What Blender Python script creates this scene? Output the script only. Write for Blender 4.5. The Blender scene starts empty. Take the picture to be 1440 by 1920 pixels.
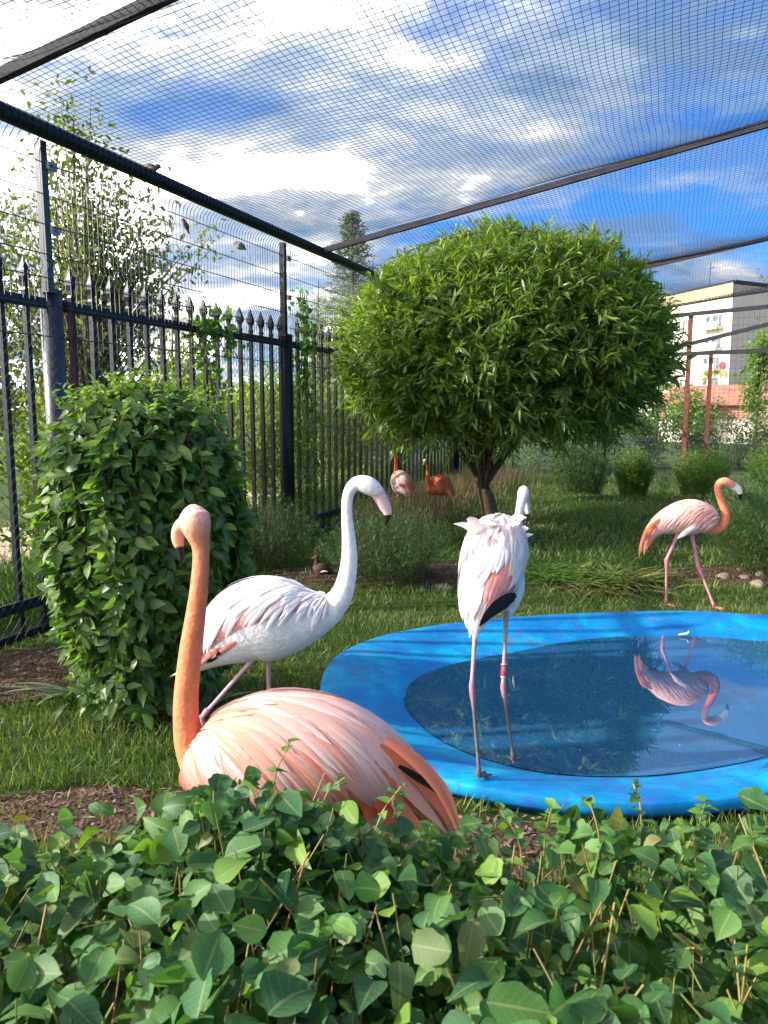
import bpy, math, random
import numpy as np
from mathutils import Vector, Matrix, kdtree, noise as mnoise

random.seed(7)
RNG = np.random.default_rng(7)
SC = bpy.context.scene
COL = SC.collection

# ------------------------------------------------------------------ camera
F = 1442.0            # focal length in photo pixels (photo is 1440 x 1920)
CH = 1.6              # eye height
PITCH = math.atan((960 - 766) / F)
cam_d = bpy.data.cameras.new('camera')
cam = bpy.data.objects.new('camera', cam_d)
COL.objects.link(cam)
cam.location = (0, 0, CH)
cam.rotation_euler = (math.pi / 2 - PITCH, 0, 0)
cam_d.sensor_fit = 'VERTICAL'
cam_d.sensor_height = 36
cam_d.lens = 36 * F / 1920
cam_d.clip_start = 0.05
cam_d.clip_end = 2000
cam_d.dof.use_dof = True
cam_d.dof.focus_distance = 3.6
cam_d.dof.aperture_fstop = 11
SC.camera = cam

# ------------------------------------------------------------------ sun and sky
SUN = Vector((-0.93, -0.13, 0.47)).normalized()      # towards the sun
SUN_EL = math.asin(SUN.z)
SUN_AZ = math.atan2(SUN.x, SUN.y)
sl = bpy.data.lights.new('sun', 'SUN')
so = bpy.data.objects.new('sun', sl)
COL.objects.link(so)
so.rotation_euler = SUN.to_track_quat('Z', 'Y').to_euler()
sl.energy = 3.4
sl.angle = math.radians(0.5)
sl.color = (1.0, 0.93, 0.80)

W = bpy.data.worlds.new('World')
SC.world = W
W.use_nodes = True
wn = W.node_tree
wn.nodes.clear()


def N(nt, typ, **kw):
    n = nt.nodes.new(typ)
    for k, v in kw.items():
        if k.startswith('i_'):
            key = k[2:]
            key = int(key) if key.isdigit() else key
            n.inputs[key].default_value = v
        else:
            setattr(n, k, v)
    return n


def ramp(nt, stops, interp='LINEAR'):
    r = nt.nodes.new('ShaderNodeValToRGB')
    r.color_ramp.interpolation = interp
    el = r.color_ramp.elements
    while len(el) < len(stops):
        el.new(0.5)
    for e, (p, c) in zip(el, stops):
        e.position = p
        if not hasattr(c, '__len__'):
            c = (c, c, c)
        e.color = (*c, 1) if len(c) == 3 else c
    return r


def math_n(nt, op, a, b=None, clamp=False):
    m = nt.nodes.new('ShaderNodeMath')
    m.operation = op
    m.use_clamp = clamp
    for i, v in enumerate((a, b)):
        if v is None:
            continue
        if isinstance(v, (int, float)):
            m.inputs[i].default_value = v
        else:
            nt.links.new(v, m.inputs[i])
    return m.outputs[0]


def mixc(nt, fac, a, b, blend='MIX'):
    m = nt.nodes.new('ShaderNodeMix')
    m.data_type = 'RGBA'
    m.blend_type = blend
    for i, v in ((0, fac), (6, a), (7, b)):
        if isinstance(v, (int, float)):
            m.inputs[i].default_value = v
        elif isinstance(v, (tuple, list)):
            m.inputs[i].default_value = (*v, 1) if len(v) == 3 else v
        else:
            nt.links.new(v, m.inputs[i])
    return m.outputs[2]


def build_sky():
    L = wn.links
    sky = N(wn, 'ShaderNodeTexSky', sky_type='NISHITA')
    sky.sun_disc = False
    sky.sun_elevation = SUN_EL
    sky.sun_rotation = SUN_AZ
    sky.ozone_density = 2.2
    sky.dust_density = 0.4
    sky.air_density = 1.0
    tc = N(wn, 'ShaderNodeTexCoord')
    sep = N(wn, 'ShaderNodeSeparateXYZ')
    L.new(tc.outputs['Generated'], sep.inputs[0])
    zz = math_n(wn, 'MAXIMUM', math_n(wn, 'ADD', sep.outputs[2], 0.20), 0.05)
    px = math_n(wn, 'DIVIDE', sep.outputs[0], zz)
    py = math_n(wn, 'DIVIDE', sep.outputs[1], zz)
    cmb = N(wn, 'ShaderNodeCombineXYZ')
    L.new(px, cmb.inputs[0])
    L.new(py, cmb.inputs[1])
    mp = N(wn, 'ShaderNodeMapping')
    L.new(cmb.outputs[0], mp.inputs[0])
    mp.inputs['Location'].default_value = (5.5, 9.1, 0)
    mp.inputs['Rotation'].default_value = (0, 0, math.radians(32))
    mp.inputs['Scale'].default_value = (1.0, 1.45, 1)
    n1 = N(wn, 'ShaderNodeTexNoise', i_Scale=0.95, i_Detail=7.0, i_Roughness=0.56, i_Distortion=0.35)
    L.new(mp.outputs[0], n1.inputs['Vector'])
    n2 = N(wn, 'ShaderNodeTexNoise', i_Scale=2.6, i_Detail=6.0, i_Roughness=0.6, i_Distortion=0.6)
    L.new(mp.outputs[0], n2.inputs['Vector'])
    s = math_n(wn, 'ADD', math_n(wn, 'MULTIPLY', n1.outputs[0], 0.60), math_n(wn, 'MULTIPLY', n2.outputs[0], 0.40))
    # more cloud towards the left (sun side) and towards the horizon there
    left = math_n(wn, 'MULTIPLY', sep.outputs[0], -0.13)
    low = math_n(wn, 'MULTIPLY', math_n(wn, 'SUBTRACT', 0.62, sep.outputs[2]), 0.03)
    s = math_n(wn, 'ADD', s, low)
    s = math_n(wn, 'ADD', s, left)
    cov = ramp(wn, [(0.395, 0), (0.45, 0.5), (0.53, 1.0)], 'EASE')
    L.new(s, cov.inputs[0])
    # cloud brightness: bright edges, greyer thick cores
    n3 = N(wn, 'ShaderNodeTexNoise', i_Scale=2.1, i_Detail=8.0, i_Roughness=0.62)
    mp3 = N(wn, 'ShaderNodeMapping')
    L.new(mp.outputs[0], mp3.inputs[0])
    mp3.inputs['Location'].default_value = (7.3, 2.2, 1.0)
    L.new(mp3.outputs[0], n3.inputs['Vector'])
    sh = math_n(wn, 'ADD', n3.outputs[0], math_n(wn, 'MULTIPLY', sep.outputs[0], -0.26))
    core = ramp(wn, [(0.36, (0.75, 1.2, 2.0)), (0.47, (1.4, 1.85, 2.5)), (0.56, (2.7, 2.85, 3.1)), (0.67, (15.0, 15.0, 15.2))], 'EASE')
    L.new(sh, core.inputs[0])
    skyc = mixc(wn, 1.0, sky.outputs[0], (0.17, 0.44, 0.80, 1), 'MULTIPLY')
    col = mixc(wn, cov.outputs[0], skyc, core.outputs[0])
    bg = N(wn, 'ShaderNodeBackground', i_Strength=0.12)
    L.new(col, bg.inputs[0])
    out = N(wn, 'ShaderNodeOutputWorld')
    L.new(bg.outputs[0], out.inputs[0])


build_sky()
SC.view_settings.view_transform = 'Standard'
SC.view_settings.look = 'None'
SC.view_settings.gamma = 1
SC.view_settings.use_curve_mapping = False
SC.view_settings.exposure = 1.55
SC.cycles.max_bounces = 8
SC.cycles.transparent_max_bounces = 8

# ------------------------------------------------------------------ helpers
CAM = np.array([0, 0, CH])


def ray(x, y):
    u = (x - 720) / F
    v = (960 - y) / F
    return np.array([u, math.cos(PITCH) + v * math.sin(PITCH), -math.sin(PITCH) + v * math.cos(PITCH)])


def G(x, y, z=0.0):
    """the point of the level z that shows at a pixel of the photograph"""
    d = ray(x, y)
    return CAM + d * (z - CH) / d[2]


def at(x, y, Y):
    d = ray(x, y)
    return CAM + d * Y / d[1]


def proj(P):
    q = np.asarray(P, float) - CAM
    f = np.array([0, math.cos(PITCH), -math.sin(PITCH)])
    u = np.array([0, math.sin(PITCH), math.cos(PITCH)])
    w = q @ f
    return 720 + F * q[..., 0] / w, 960 - F * (q @ u) / w, w


def tag(o, label=None, cat=None, group=None, kind=None):
    if label: o['label'] = label
    if cat: o['category'] = cat
    if group: o['group'] = group
    if kind: o['kind'] = kind
    return o


def empty(name, loc=(0, 0, 0)):
    o = bpy.data.objects.new(name, None)
    o.location = loc
    o.empty_display_size = 0.1
    COL.objects.link(o)
    return o


def link(name, me, parent=None, loc=None):
    o = bpy.data.objects.new(name, me)
    COL.objects.link(o)
    if parent: o.parent = parent
    if loc is not None: o.location = loc
    return o


def np_mesh(name, V, faces, mats, attrs=None, smooth=True, midx=None, origin=None):
    """faces: one (n,k) int array or a list of such arrays"""
    V = np.asarray(V, np.float32)
    if origin is not None:
        V = V - np.asarray(origin, np.float32)
    if isinstance(faces, np.ndarray): faces = [faces]
    faces = [np.asarray(f, np.int32) for f in faces if len(f)]
    me = bpy.data.meshes.new(name)
    me.vertices.add(len(V))
    me.vertices.foreach_set('co', V.ravel())
    li = np.concatenate([f.ravel() for f in faces])
    tot = np.concatenate([np.full(len(f), f.shape[1], np.int32) for f in faces])
    st = np.concatenate([[0], np.cumsum(tot)[:-1]]).astype(np.int32)
    me.loops.add(len(li))
    me.loops.foreach_set('vertex_index', li.astype(np.int32))
    me.polygons.add(len(tot))
    me.polygons.foreach_set('loop_start', st)
    if not isinstance(mats, (list, tuple)): mats = [mats]
    for m in mats: me.materials.append(m)
    if midx is not None:
        me.polygons.foreach_set('material_index', np.asarray(midx, np.int32))
    me.update(calc_edges=True)
    me.polygons.foreach_set('use_smooth', np.full(len(tot), bool(smooth)))
    for k, a in (attrs or {}).items():
        a = np.asarray(a, np.float32)
        if a.ndim == 1:
            at_ = me.attributes.new(k, 'FLOAT', 'POINT')
            at_.data.foreach_set('value', a)
        else:
            at_ = me.attributes.new(k, 'FLOAT_COLOR', 'POINT')
            if a.shape[1] == 3: a = np.concatenate([a, np.ones((len(a), 1), np.float32)], 1)
            at_.data.foreach_set('color', a.ravel())
    return me


class MB:
    """collects shapes into one mesh"""
    def __init__(s):
        s.V = []; s.F = {}; s.n = 0

    def add(s, V, faces):
        V = np.asarray(V, float)
        for f in faces:
            f = list(f)
            s.F.setdefault(len(f), []).append([i + s.n for i in f])
        s.V.append(V); s.n += len(V)

    def box(s, c, size, ax=None):
        ax = np.eye(3) if ax is None else np.asarray(ax, float)
        h = np.asarray(size, float) / 2
        c = np.asarray(c, float)
        P = [c + sx * h[0] * ax[0] + sy * h[1] * ax[1] + sz * h[2] * ax[2]
             for sx in (-1, 1) for sy in (-1, 1) for sz in (-1, 1)]
        s.add(P, [(0, 1, 3, 2), (4, 6, 7, 5), (0, 4, 5, 1), (2, 3, 7, 6), (0, 2, 6, 4), (1, 5, 7, 3)])

    def bar(s, a, b, w, h=None, up=(0, 0, 1)):
        a = np.asarray(a, float); b = np.asarray(b, float)
        t = b - a; L = np.linalg.norm(t); t = t / L
        up = np.asarray(up, float)
        sd = np.cross(t, up)
        if np.linalg.norm(sd) < 1e-5: sd = np.cross(t, np.array([1., 0, 0]))
        sd /= np.linalg.norm(sd)
        u2 = np.cross(sd, t)
        s.box((a + b) / 2, (L, w, h or w), (t, sd, u2))

    def tube(s, pts, r, n=6, caps=True):
        V, Fq = tube(pts, r, n, caps)
        s.add(V, Fq)

    def mesh(s, name, mats, smooth=False, origin=None, attrs=None):
        V = np.concatenate(s.V)
        return np_mesh(name, V, [np.array(f) for f in s.F.values()], mats, attrs, smooth, origin=origin)

    def build(s, name, mats, parent=None, smooth=False, origin=None):
        if parent is not None and origin is None: origin = parent.location
        return link(name, s.mesh(name, mats, smooth, origin), parent)


def tube(pts, r, n=6, caps=True):
    P = np.asarray(pts, float)
    r = np.broadcast_to(np.asarray(r, float), (len(P),))
    T = np.gradient(P, axis=0)
    T /= np.linalg.norm(T, axis=1)[:, None] + 1e-12
    ref = np.array([0, 0, 1.]) if abs(T[:, 2]).mean() < 0.8 else np.array([1., 0, 0])
    A = np.cross(T, ref); A /= np.linalg.norm(A, axis=1)[:, None] + 1e-12
    B = np.cross(T, A)
    th = np.arange(n) * 2 * math.pi / n
    V = P[:, None] + r[:, None, None] * (np.cos(th)[None, :, None] * A[:, None] + np.sin(th)[None, :, None] * B[:, None])
    V = V.reshape(-1, 3)
    Fq = []
    for i in range(len(P) - 1):
        for j in range(n):
            k = (j + 1) % n
            Fq.append((i * n + j, i * n + k, (i + 1) * n + k, (i + 1) * n + j))
    if caps:
        Fq.append(tuple(range(n))[::-1]); Fq.append(tuple((len(P) - 1) * n + j for j in range(n)))
    return V, Fq


def tubes_np(starts, ends, r, n=3):
    """many straight thin tubes at once"""
    A = np.asarray(starts, float); B = np.asarray(ends, float)
    r = np.broadcast_to(np.asarray(r, float), (len(A),))
    T = B - A; T /= np.linalg.norm(T, axis=1)[:, None] + 1e-12
    ref = np.where((np.abs(T[:, 2]) < 0.8)[:, None], [[0, 0, 1.]], [[1., 0, 0]])
    S = np.cross(T, ref); S /= np.linalg.norm(S, axis=1)[:, None]
    U = np.cross(S, T)
    th = np.arange(n) * 2 * math.pi / n
    off = r[:, None, None] * (np.cos(th)[None, :, None] * S[:, None] + np.sin(th)[None, :, None] * U[:, None])
    V = np.concatenate([A[:, None] + off, B[:, None] + off], 1)
    base = (np.arange(len(A)) * 2 * n)[:, None]
    Fq = np.concatenate([base + np.array([[j, (j + 1) % n, n + (j + 1) % n, n + j]]) for j in range(n)])
    return V.reshape(-1, 3), Fq


def strands_np(P, r, n=3):
    """P (m,k,3): m polylines of k points as thin tubes"""
    m, k, _ = P.shape
    T = np.gradient(P, axis=1); T /= np.linalg.norm(T, axis=2)[..., None] + 1e-12
    ref = np.where((np.abs(T[..., 2]) < 0.8)[..., None], [[[0, 0, 1.]]], [[[1., 0, 0]]])
    S = np.cross(T, ref); S /= np.linalg.norm(S, axis=2)[..., None] + 1e-12
    U = np.cross(S, T)
    th = np.arange(n) * 2 * math.pi / n
    r = np.broadcast_to(np.asarray(r, float), (m, k))
    V = P[:, :, None] + r[:, :, None, None] * (np.cos(th)[:, None] * S[:, :, None] + np.sin(th)[:, None] * U[:, :, None])
    idx = np.arange(m * k * n).reshape(m, k, n)
    a = idx[:, :-1]; b = idx[:, 1:]
    a2 = np.roll(a, -1, 2); b2 = np.roll(b, -1, 2)
    Fq = np.stack([a, a2, b2, b], -1).reshape(-1, 4)
    return V.reshape(-1, 3), Fq


def cr(P, n):
    """Catmull-Rom through the rows of P, n samples"""
    P = np.asarray(P, float)
    Q = np.vstack([2 * P[0] - P[1], P, 2 * P[-1] - P[-2]])
    t = np.linspace(0, len(P) - 1 - 1e-9, n)
    i = t.astype(int); f = (t - i)[:, None]
    a, b, c, d = Q[i], Q[i + 1], Q[i + 2], Q[i + 3]
    return 0.5 * (2 * b + (c - a) * f + (2 * a - 5 * b + 4 * c - d) * f ** 2 + (3 * b - a - 3 * c + d) * f ** 3)


def cr_closed(P, n):
    P = np.asarray(P, float); m = len(P)
    t = np.arange(n) * m / n
    i = t.astype(int); f = (t - i)[:, None]
    a, b, c, d = P[(i - 1) % m], P[i % m], P[(i + 1) % m], P[(i + 2) % m]
    return 0.5 * (2 * b + (c - a) * f + (2 * a - 5 * b + 4 * c - d) * f ** 2 + (3 * b - a - 3 * c + d) * f ** 3)


def norm(v):
    v = np.asarray(v, float)
    return v / (np.linalg.norm(v, axis=-1, keepdims=True) + 1e-12)


# ------------------------------------------------------------------ materials
def new_mat(name):
    m = bpy.data.materials.new(name)
    m.use_nodes = True
    nt = m.node_tree
    b = nt.nodes['Principled BSDF']
    return m, nt, b


def bump(nt, b, h, strength, dist=0.01):
    n = N(nt, 'ShaderNodeBump', i_Strength=strength, i_Distance=dist)
    nt.links.new(h, n.inputs['Height'])
    nt.links.new(n.outputs[0], b.inputs['Normal'])


def mat_solid(name, col, rough=0.6, metal=0.0, var=0.15, scale=12.0, bumpy=0.15, spec=0.5):
    m, nt, b = new_mat(name)
    tc = N(nt, 'ShaderNodeTexCoord')
    n = N(nt, 'ShaderNodeTexNoise', i_Scale=scale, i_Detail=5.0, i_Roughness=0.6)
    nt.links.new(tc.outputs['Object'], n.inputs['Vector'])
    lo = tuple(c * (1 - var) for c in col); hi = tuple(min(1, c * (1 + var)) for c in col)
    r = ramp(nt, [(0.3, lo), (0.7, hi)])
    nt.links.new(n.outputs[0], r.inputs[0])
    nt.links.new(r.outputs[0], b.inputs['Base Color'])
    b.inputs['Roughness'].default_value = rough
    b.inputs['Metallic'].default_value = metal
    b.inputs['Specular IOR Level'].default_value = spec
    if bumpy: bump(nt, b, n.outputs[0], bumpy)
    return m


def mat_leaf(name, stops, rough=0.42, transl=0.35, tcol=None, spec=0.5, vein=False, spot=0.25):
    """leaf colour runs through stops by the per-leaf random number"""
    m, nt, b = new_mat(name)
    L = nt.links
    at_ = N(nt, 'ShaderNodeAttribute', attribute_name='rnd')
    oi = N(nt, 'ShaderNodeObjectInfo')
    v = math_n(nt, 'FRACT', math_n(nt, 'ADD', at_.outputs['Fac'], oi.outputs['Random']))
    k = len(stops)
    r = ramp(nt, [(i / max(1, k - 1), c) for i, c in enumerate(stops)])
    L.new(v, r.inputs[0])
    tc = N(nt, 'ShaderNodeTexCoord')
    n = N(nt, 'ShaderNodeTexNoise', i_Scale=45.0, i_Detail=3.0)
    L.new(tc.outputs['Object'], n.inputs['Vector'])
    rr = ramp(nt, [(0.35, (1 - spot,) * 3), (0.65, (1 + spot * 0.4,) * 3)])
    L.new(n.outputs[0], rr.inputs[0])
    col = mixc(nt, 1.0, r.outputs[0], rr.outputs[0], 'MULTIPLY')
    if vein:
        lat = N(nt, 'ShaderNodeAttribute', attribute_name='lat')
        fv = N(nt, 'ShaderNodeAttribute', attribute_name='tip')
        al = math_n(nt, 'ABSOLUTE', lat.outputs['Fac'])
        mid = math_n(nt, 'LESS_THAN', al, 0.07)
        side = math_n(nt, 'FRACT', math_n(nt, 'SUBTRACT', math_n(nt, 'MULTIPLY', fv.outputs['Fac'], 6.5), math_n(nt, 'MULTIPLY', al, 1.6)))
        side = math_n(nt, 'MULTIPLY', math_n(nt, 'LESS_THAN', side, 0.10), 0.35)
        vv = math_n(nt, 'MAXIMUM', math_n(nt, 'MULTIPLY', mid, 0.38), math_n(nt, 'MULTIPLY', side, 0.45))
        has = N(nt, 'ShaderNodeAttribute', attribute_name='leafy')
        vv = math_n(nt, 'MULTIPLY', vv, has.outputs['Fac'])
        col = mixc(nt, vv, col, tuple(min(1, c * 1.7 + 0.02) for c in stops[-1]))
        bump(nt, b, math_n(nt, 'ADD', vv, math_n(nt, 'MULTIPLY', n.outputs[0], 0.4)), 0.25, 0.002)
    L.new(col, b.inputs['Base Color'])
    b.inputs['Roughness'].default_value = rough
    b.inputs['Specular IOR Level'].default_value = spec
    if transl > 0:
        t = N(nt, 'ShaderNodeBsdfTranslucent')
        tc_ = mixc(nt, 1.0, col, tcol or (1.9, 2.0, 0.7), 'MULTIPLY')
        L.new(tc_, t.inputs[0])
        mx = N(nt, 'ShaderNodeMixShader', i_Fac=transl)
        L.new(b.outputs[0], mx.inputs[1]); L.new(t.outputs[0], mx.inputs[2])
        L.new(mx.outputs[0], nt.nodes['Material Output'].inputs[0])
    return m


def mat_plumage(name, rough=0.75, fine=95.0, strength=0.8):
    """colour from the vertex colour 'Col', soft barbs from stretched noise"""
    m, nt, b = new_mat(name)
    a = N(nt, 'ShaderNodeAttribute', attribute_name='Col')
    tc = N(nt, 'ShaderNodeTexCoord')
    n = N(nt, 'ShaderNodeTexNoise', i_Scale=fine, i_Detail=4.0, i_Roughness=0.6)
    nt.links.new(tc.outputs['Object'], n.inputs['Vector'])
    n2 = N(nt, 'ShaderNodeTexNoise', i_Scale=38.0, i_Detail=3.0)
    nt.links.new(tc.outputs['Object'], n2.inputs['Vector'])
    s = math_n(nt, 'ADD', math_n(nt, 'MULTIPLY', n.outputs[0], 0.5), math_n(nt, 'MULTIPLY', n2.outputs[0], 0.5))
    r = ramp(nt, [(0.35, 0.80), (0.65, 1.08)])
    nt.links.new(s, r.inputs[0])
    nt.links.new(mixc(nt, 1.0, a.outputs['Color'], r.outputs[0], 'MULTIPLY'), b.inputs['Base Color'])
    b.inputs['Roughness'].default_value = rough
    b.inputs['Specular IOR Level'].default_value = 0.2
    b.inputs['Subsurface Weight'].default_value = 0.0
    bump(nt, b, s, strength, 0.007)
    return m


def mat_feather(name, base, tip, var=0.12, rough=0.7, alt=None):
    """one feather: colour runs from root to tip, streaky barbs, object-random shade"""
    m, nt, b = new_mat(name)
    L = nt.links
    t = N(nt, 'ShaderNodeAttribute', attribute_name='tip')
    lat = N(nt, 'ShaderNodeAttribute', attribute_name='lat')
    oi = N(nt, 'ShaderNodeObjectInfo')
    r = ramp(nt, [(0.15, base), (0.75, tip)])
    L.new(t.outputs['Fac'], r.inputs[0])
    col = r.outputs[0]
    if alt is not None:
        pick = ramp(nt, [(0.45, 0), (0.75, 1)])
        L.new(oi.outputs['Random'], pick.inputs[0])
        col = mixc(nt, pick.outputs[0], col, alt)
    cmb = N(nt, 'ShaderNodeCombineXYZ')
    L.new(math_n(nt, 'ADD', math_n(nt, 'MULTIPLY', t.outputs['Fac'], 1.5), math_n(nt, 'MULTIPLY', math_n(nt, 'ABSOLUTE', lat.outputs['Fac']), -0.5)), cmb.inputs[0])
    L.new(math_n(nt, 'MULTIPLY', lat.outputs['Fac'], 5.0), cmb.inputs[1])
    L.new(math_n(nt, 'MULTIPLY', oi.outputs['Random'], 50.0), cmb.inputs[2])
    n = N(nt, 'ShaderNodeTexNoise', i_Scale=2.4, i_Detail=5.0, i_Roughness=0.65)
    L.new(cmb.outputs[0], n.inputs['Vector'])
    rr = ramp(nt, [(0.3, 1 - var), (0.7, 1 + var * 0.35)])
    L.new(n.outputs[0], rr.inputs[0])
    col = mixc(nt, 1.0, col, rr.outputs[0], 'MULTIPLY')
    L.new(col, b.inputs['Base Color'])
    b.inputs['Roughness'].default_value = rough
    b.inputs['Specular IOR Level'].default_value = 0.2
    bump(nt, b, n.outputs[0], 0.35, 0.004)
    tr = N(nt, 'ShaderNodeBsdfTranslucent')
    L.new(col, tr.inputs[0])
    mx = N(nt, 'ShaderNodeMixShader', i_Fac=0.18)
    L.new(b.outputs[0], mx.inputs[1]); L.new(tr.outputs[0], mx.inputs[2])
    L.new(mx.outputs[0], nt.nodes['Material Output'].inputs[0])
    return m


M = {}
M['black_paint'] = mat_solid('black_paint', (0.010, 0.011, 0.016), 0.42, var=0.3, scale=25, bumpy=0.1, spec=.35)
M['grey_paint'] = mat_solid('grey_paint', (0.050, 0.053, 0.065), 0.35, var=0.15, scale=18)
M['galvanised'] = mat_solid('galvanised', (0.34, 0.34, 0.36), 0.4, 0.6, var=0.15)
M['beam_paint'] = mat_solid('beam_paint', (0.045, 0.042, 0.052), 0.75, var=0.3, scale=9, spec=.12)
M['rust_paint'] = mat_solid('rust_paint', (0.17, 0.035, 0.022), 0.6, var=0.35, scale=14)
M['wire'] = mat_solid('wire', (0.028, 0.028, 0.034), 0.45, var=0.1, bumpy=0)
M['pale_wire'] = mat_solid('pale_wire', (0.16, 0.17, 0.18), 0.45, 0.3, var=0.1, bumpy=0)
M['net'] = mat_solid('net_cord', (0.012, 0.013, 0.022), 0.8, var=0.1, bumpy=0)
M['bark'] = mat_solid('bark', (0.105, 0.066, 0.042), 0.85, var=0.45, scale=22, bumpy=0.8)
M['bark_grey'] = mat_solid('bark_grey', (0.16, 0.13, 0.10), 0.85, var=0.4, scale=22, bumpy=0.8)
M['stem_yellow'] = mat_leaf('stem_yellow', [(0.20, 0.20, 0.04), (0.30, 0.18, 0.06), (0.16, 0.19, 0.04), (0.22, 0.10, 0.04)], 0.6, 0.0)
M['stem_brown'] = mat_solid('stem_brown', (0.10, 0.055, 0.032), 0.75, var=0.4, scale=40)
M['stone'] = mat_solid('stone', (0.15, 0.115, 0.085), 0.85, var=0.35, scale=14, bumpy=0.6)

# ------------------------------------------------------------------ key places
FA = G(0, 1210); FB = G(600, 1000)
FD = norm(FB - FA)                       # along the left fence, away from the camera
FN = np.array([FD[1], -FD[0], 0.0])      # into the enclosure
TOPZ = 3.445
CROSS = norm(np.array([0.924, -0.383, 0.17]))


def fence(s, d=0.0, z=0.0):
    return FA + FD * s + FN * d + np.array([0, 0, z])


TREE = G(912, 982)
TREE_C = np.array([TREE[0] + 0.16, TREE[1] - 0.1, 2.36])
TREE_R = np.array([2.06, 2.0, 1.36])

# pond outline: outer edge of the rim and water edge, matched point by point
pond_pairs = [((600, 1290), (755, 1308)), ((612, 1250), (768, 1280)), ((645, 1220), (800, 1260)), ((720, 1190), (865, 1240)),
              ((830, 1170), (960, 1222)), ((960, 1157), (1050, 1205)), ((1080, 1150), (1120, 1196)), ((1200, 1146), (1220, 1191)),
              ((1320, 1146), (1330, 1193)), ((1440, 1153), (1440, 1201))]
pond_front = [((1440, 1486), (1440, 1418)), ((1370, 1497), (1375, 1434)), ((1280, 1504), (1290, 1448)), ((1200, 1507), (1200, 1456)),
              ((1100, 1504), (1100, 1456)), ((1000, 1494), (1010, 1448)), ((880, 1474), (930, 1430)), ((800, 1452), (865, 1408)),
              ((720, 1418), (810, 1378)), ((650, 1370), (775, 1347)), ((612, 1325), (758, 1326))]
RIMZ, WATZ = 0.10, 0.03
PO = [G(*a, RIMZ)[:2] for a, b in pond_pairs] + [np.array(p) for p in ((3.55, 5.45), (3.70, 4.75), (3.35, 4.05), (2.75, 3.50), (2.10, 3.10))] + [G(*a, RIMZ)[:2] for a, b in pond_front]
PI_ = [G(*b, WATZ)[:2] for a, b in pond_pairs] + [np.array(p) for p in ((3.22, 5.25), (3.35, 4.75), (3.05, 4.28), (2.58, 3.86), (2.15, 3.55))] + [G(*b, WATZ)[:2] for a, b in pond_front]
POND_O = cr_closed(np.array(PO), 160)
POND_I = cr_closed(np.array(PI_), 160)


def in_poly(P, poly):
    x, y = P[:, 0], P[:, 1]
    inside = np.zeros(len(P), bool)
    j = len(poly) - 1
    for i in range(len(poly)):
        xi, yi = poly[i]; xj, yj = poly[j]
        c = ((yi > y) != (yj > y)) & (x < (xj - xi) * (y - yi) / (yj - yi + 1e-12) + xi)
        inside ^= c
        j = i
    return inside


# ------------------------------------------------------------------ ground
def mat_ground():
    m, nt, b = new_mat('lawn_soil')
    tc = N(nt, 'ShaderNodeTexCoord')
    n1 = N(nt, 'ShaderNodeTexNoise', i_Scale=0.8, i_Detail=6.0, i_Roughness=0.6)
    n2 = N(nt, 'ShaderNodeTexNoise', i_Scale=26.0, i_Detail=6.0, i_Roughness=0.7)
    for n in (n1, n2): nt.links.new(tc.outputs['Object'], n.inputs['Vector'])
    r1 = ramp(nt, [(0.35, (0.040, 0.075, 0.018)), (0.55, (0.060, 0.095, 0.022)), (0.72, (0.110, 0.105, 0.040))])
    nt.links.new(n1.outputs[0], r1.inputs[0])
    r2 = ramp(nt, [(0.3, 0.45), (0.7, 1.25)])
    nt.links.new(n2.outputs[0], r2.inputs[0])
    nt.links.new(mixc(nt, 1.0, r1.outputs[0], r2.outputs[0], 'MULTIPLY'), b.inputs['Base Color'])
    b.inputs['Roughness'].default_value = 0.95
    b.inputs['Specular IOR Level'].default_value = 0.1
    bump(nt, b, n2.outputs[0], 0.8, 0.03)
    return m


def mat_soil():
    m, nt, b = new_mat('bare_soil')
    tc = N(nt, 'ShaderNodeTexCoord')
    n1 = N(nt, 'ShaderNodeTexNoise', i_Scale=7.0, i_Detail=8.0, i_Roughness=0.7)
    n2 = N(nt, 'ShaderNodeTexVoronoi', i_Scale=55.0)
    for n in (n1, n2): nt.links.new(tc.outputs['Object'], n.inputs['Vector'])
    r1 = ramp(nt, [(0.3, (0.040, 0.026, 0.018)), (0.55, (0.085, 0.055, 0.036)), (0.75, (0.15, 0.105, 0.072))])
    nt.links.new(n1.outputs[0], r1.inputs[0])
    nt.links.new(r1.outputs[0], b.inputs['Base Color'])
    b.inputs['Roughness'].default_value = 0.95
    b.inputs['Specular IOR Level'].default_value = 0.1
    bump(nt, b, math_n(nt, 'ADD', n1.outputs[0], math_n(nt, 'MULTIPLY', n2.outputs[0], 0.4)), 1.0, 0.03)
    return m


mb = MB()
xs = [-500, -60, -12, -6, -3, 0, 3, 6, 12, 60, 500]
ys = [-60, -6, 0, 3, 6, 9, 12, 18, 40, 120, 900]
P = [(x, y, 0) for x in xs for y in ys]
mb.add(P, [(i * 11 + j, (i + 1) * 11 + j, (i + 1) * 11 + j + 1, i * 11 + j + 1) for i in range(10) for j in range(10)])
ground = mb.build('ground', mat_ground())
# the pond's pit: cut the ground faces under the pond away by lowering is not needed, the basin sits above ground level
tag(ground, 'lawn ground of the flamingo enclosure and land beyond', kind='structure')

M['soil'] = mat_soil()
SOIL = [  # centre (photo point on the ground), radii along x and y
    (G(190, 1535), (0.62, 0.22)), (G(880, 1600), (0.55, 0.26)), (G(840, 1080), (0.75, 0.7)), (G(640, 1085), (0.9, 0.55)),
    (G(1400, 1085), (0.75, 0.5)), (G(1130, 1105), (0.75, 0.25)), (G(60, 1265), (0.45, 0.55)), (G(1270, 1085), (0.35, 0.3))]


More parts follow.
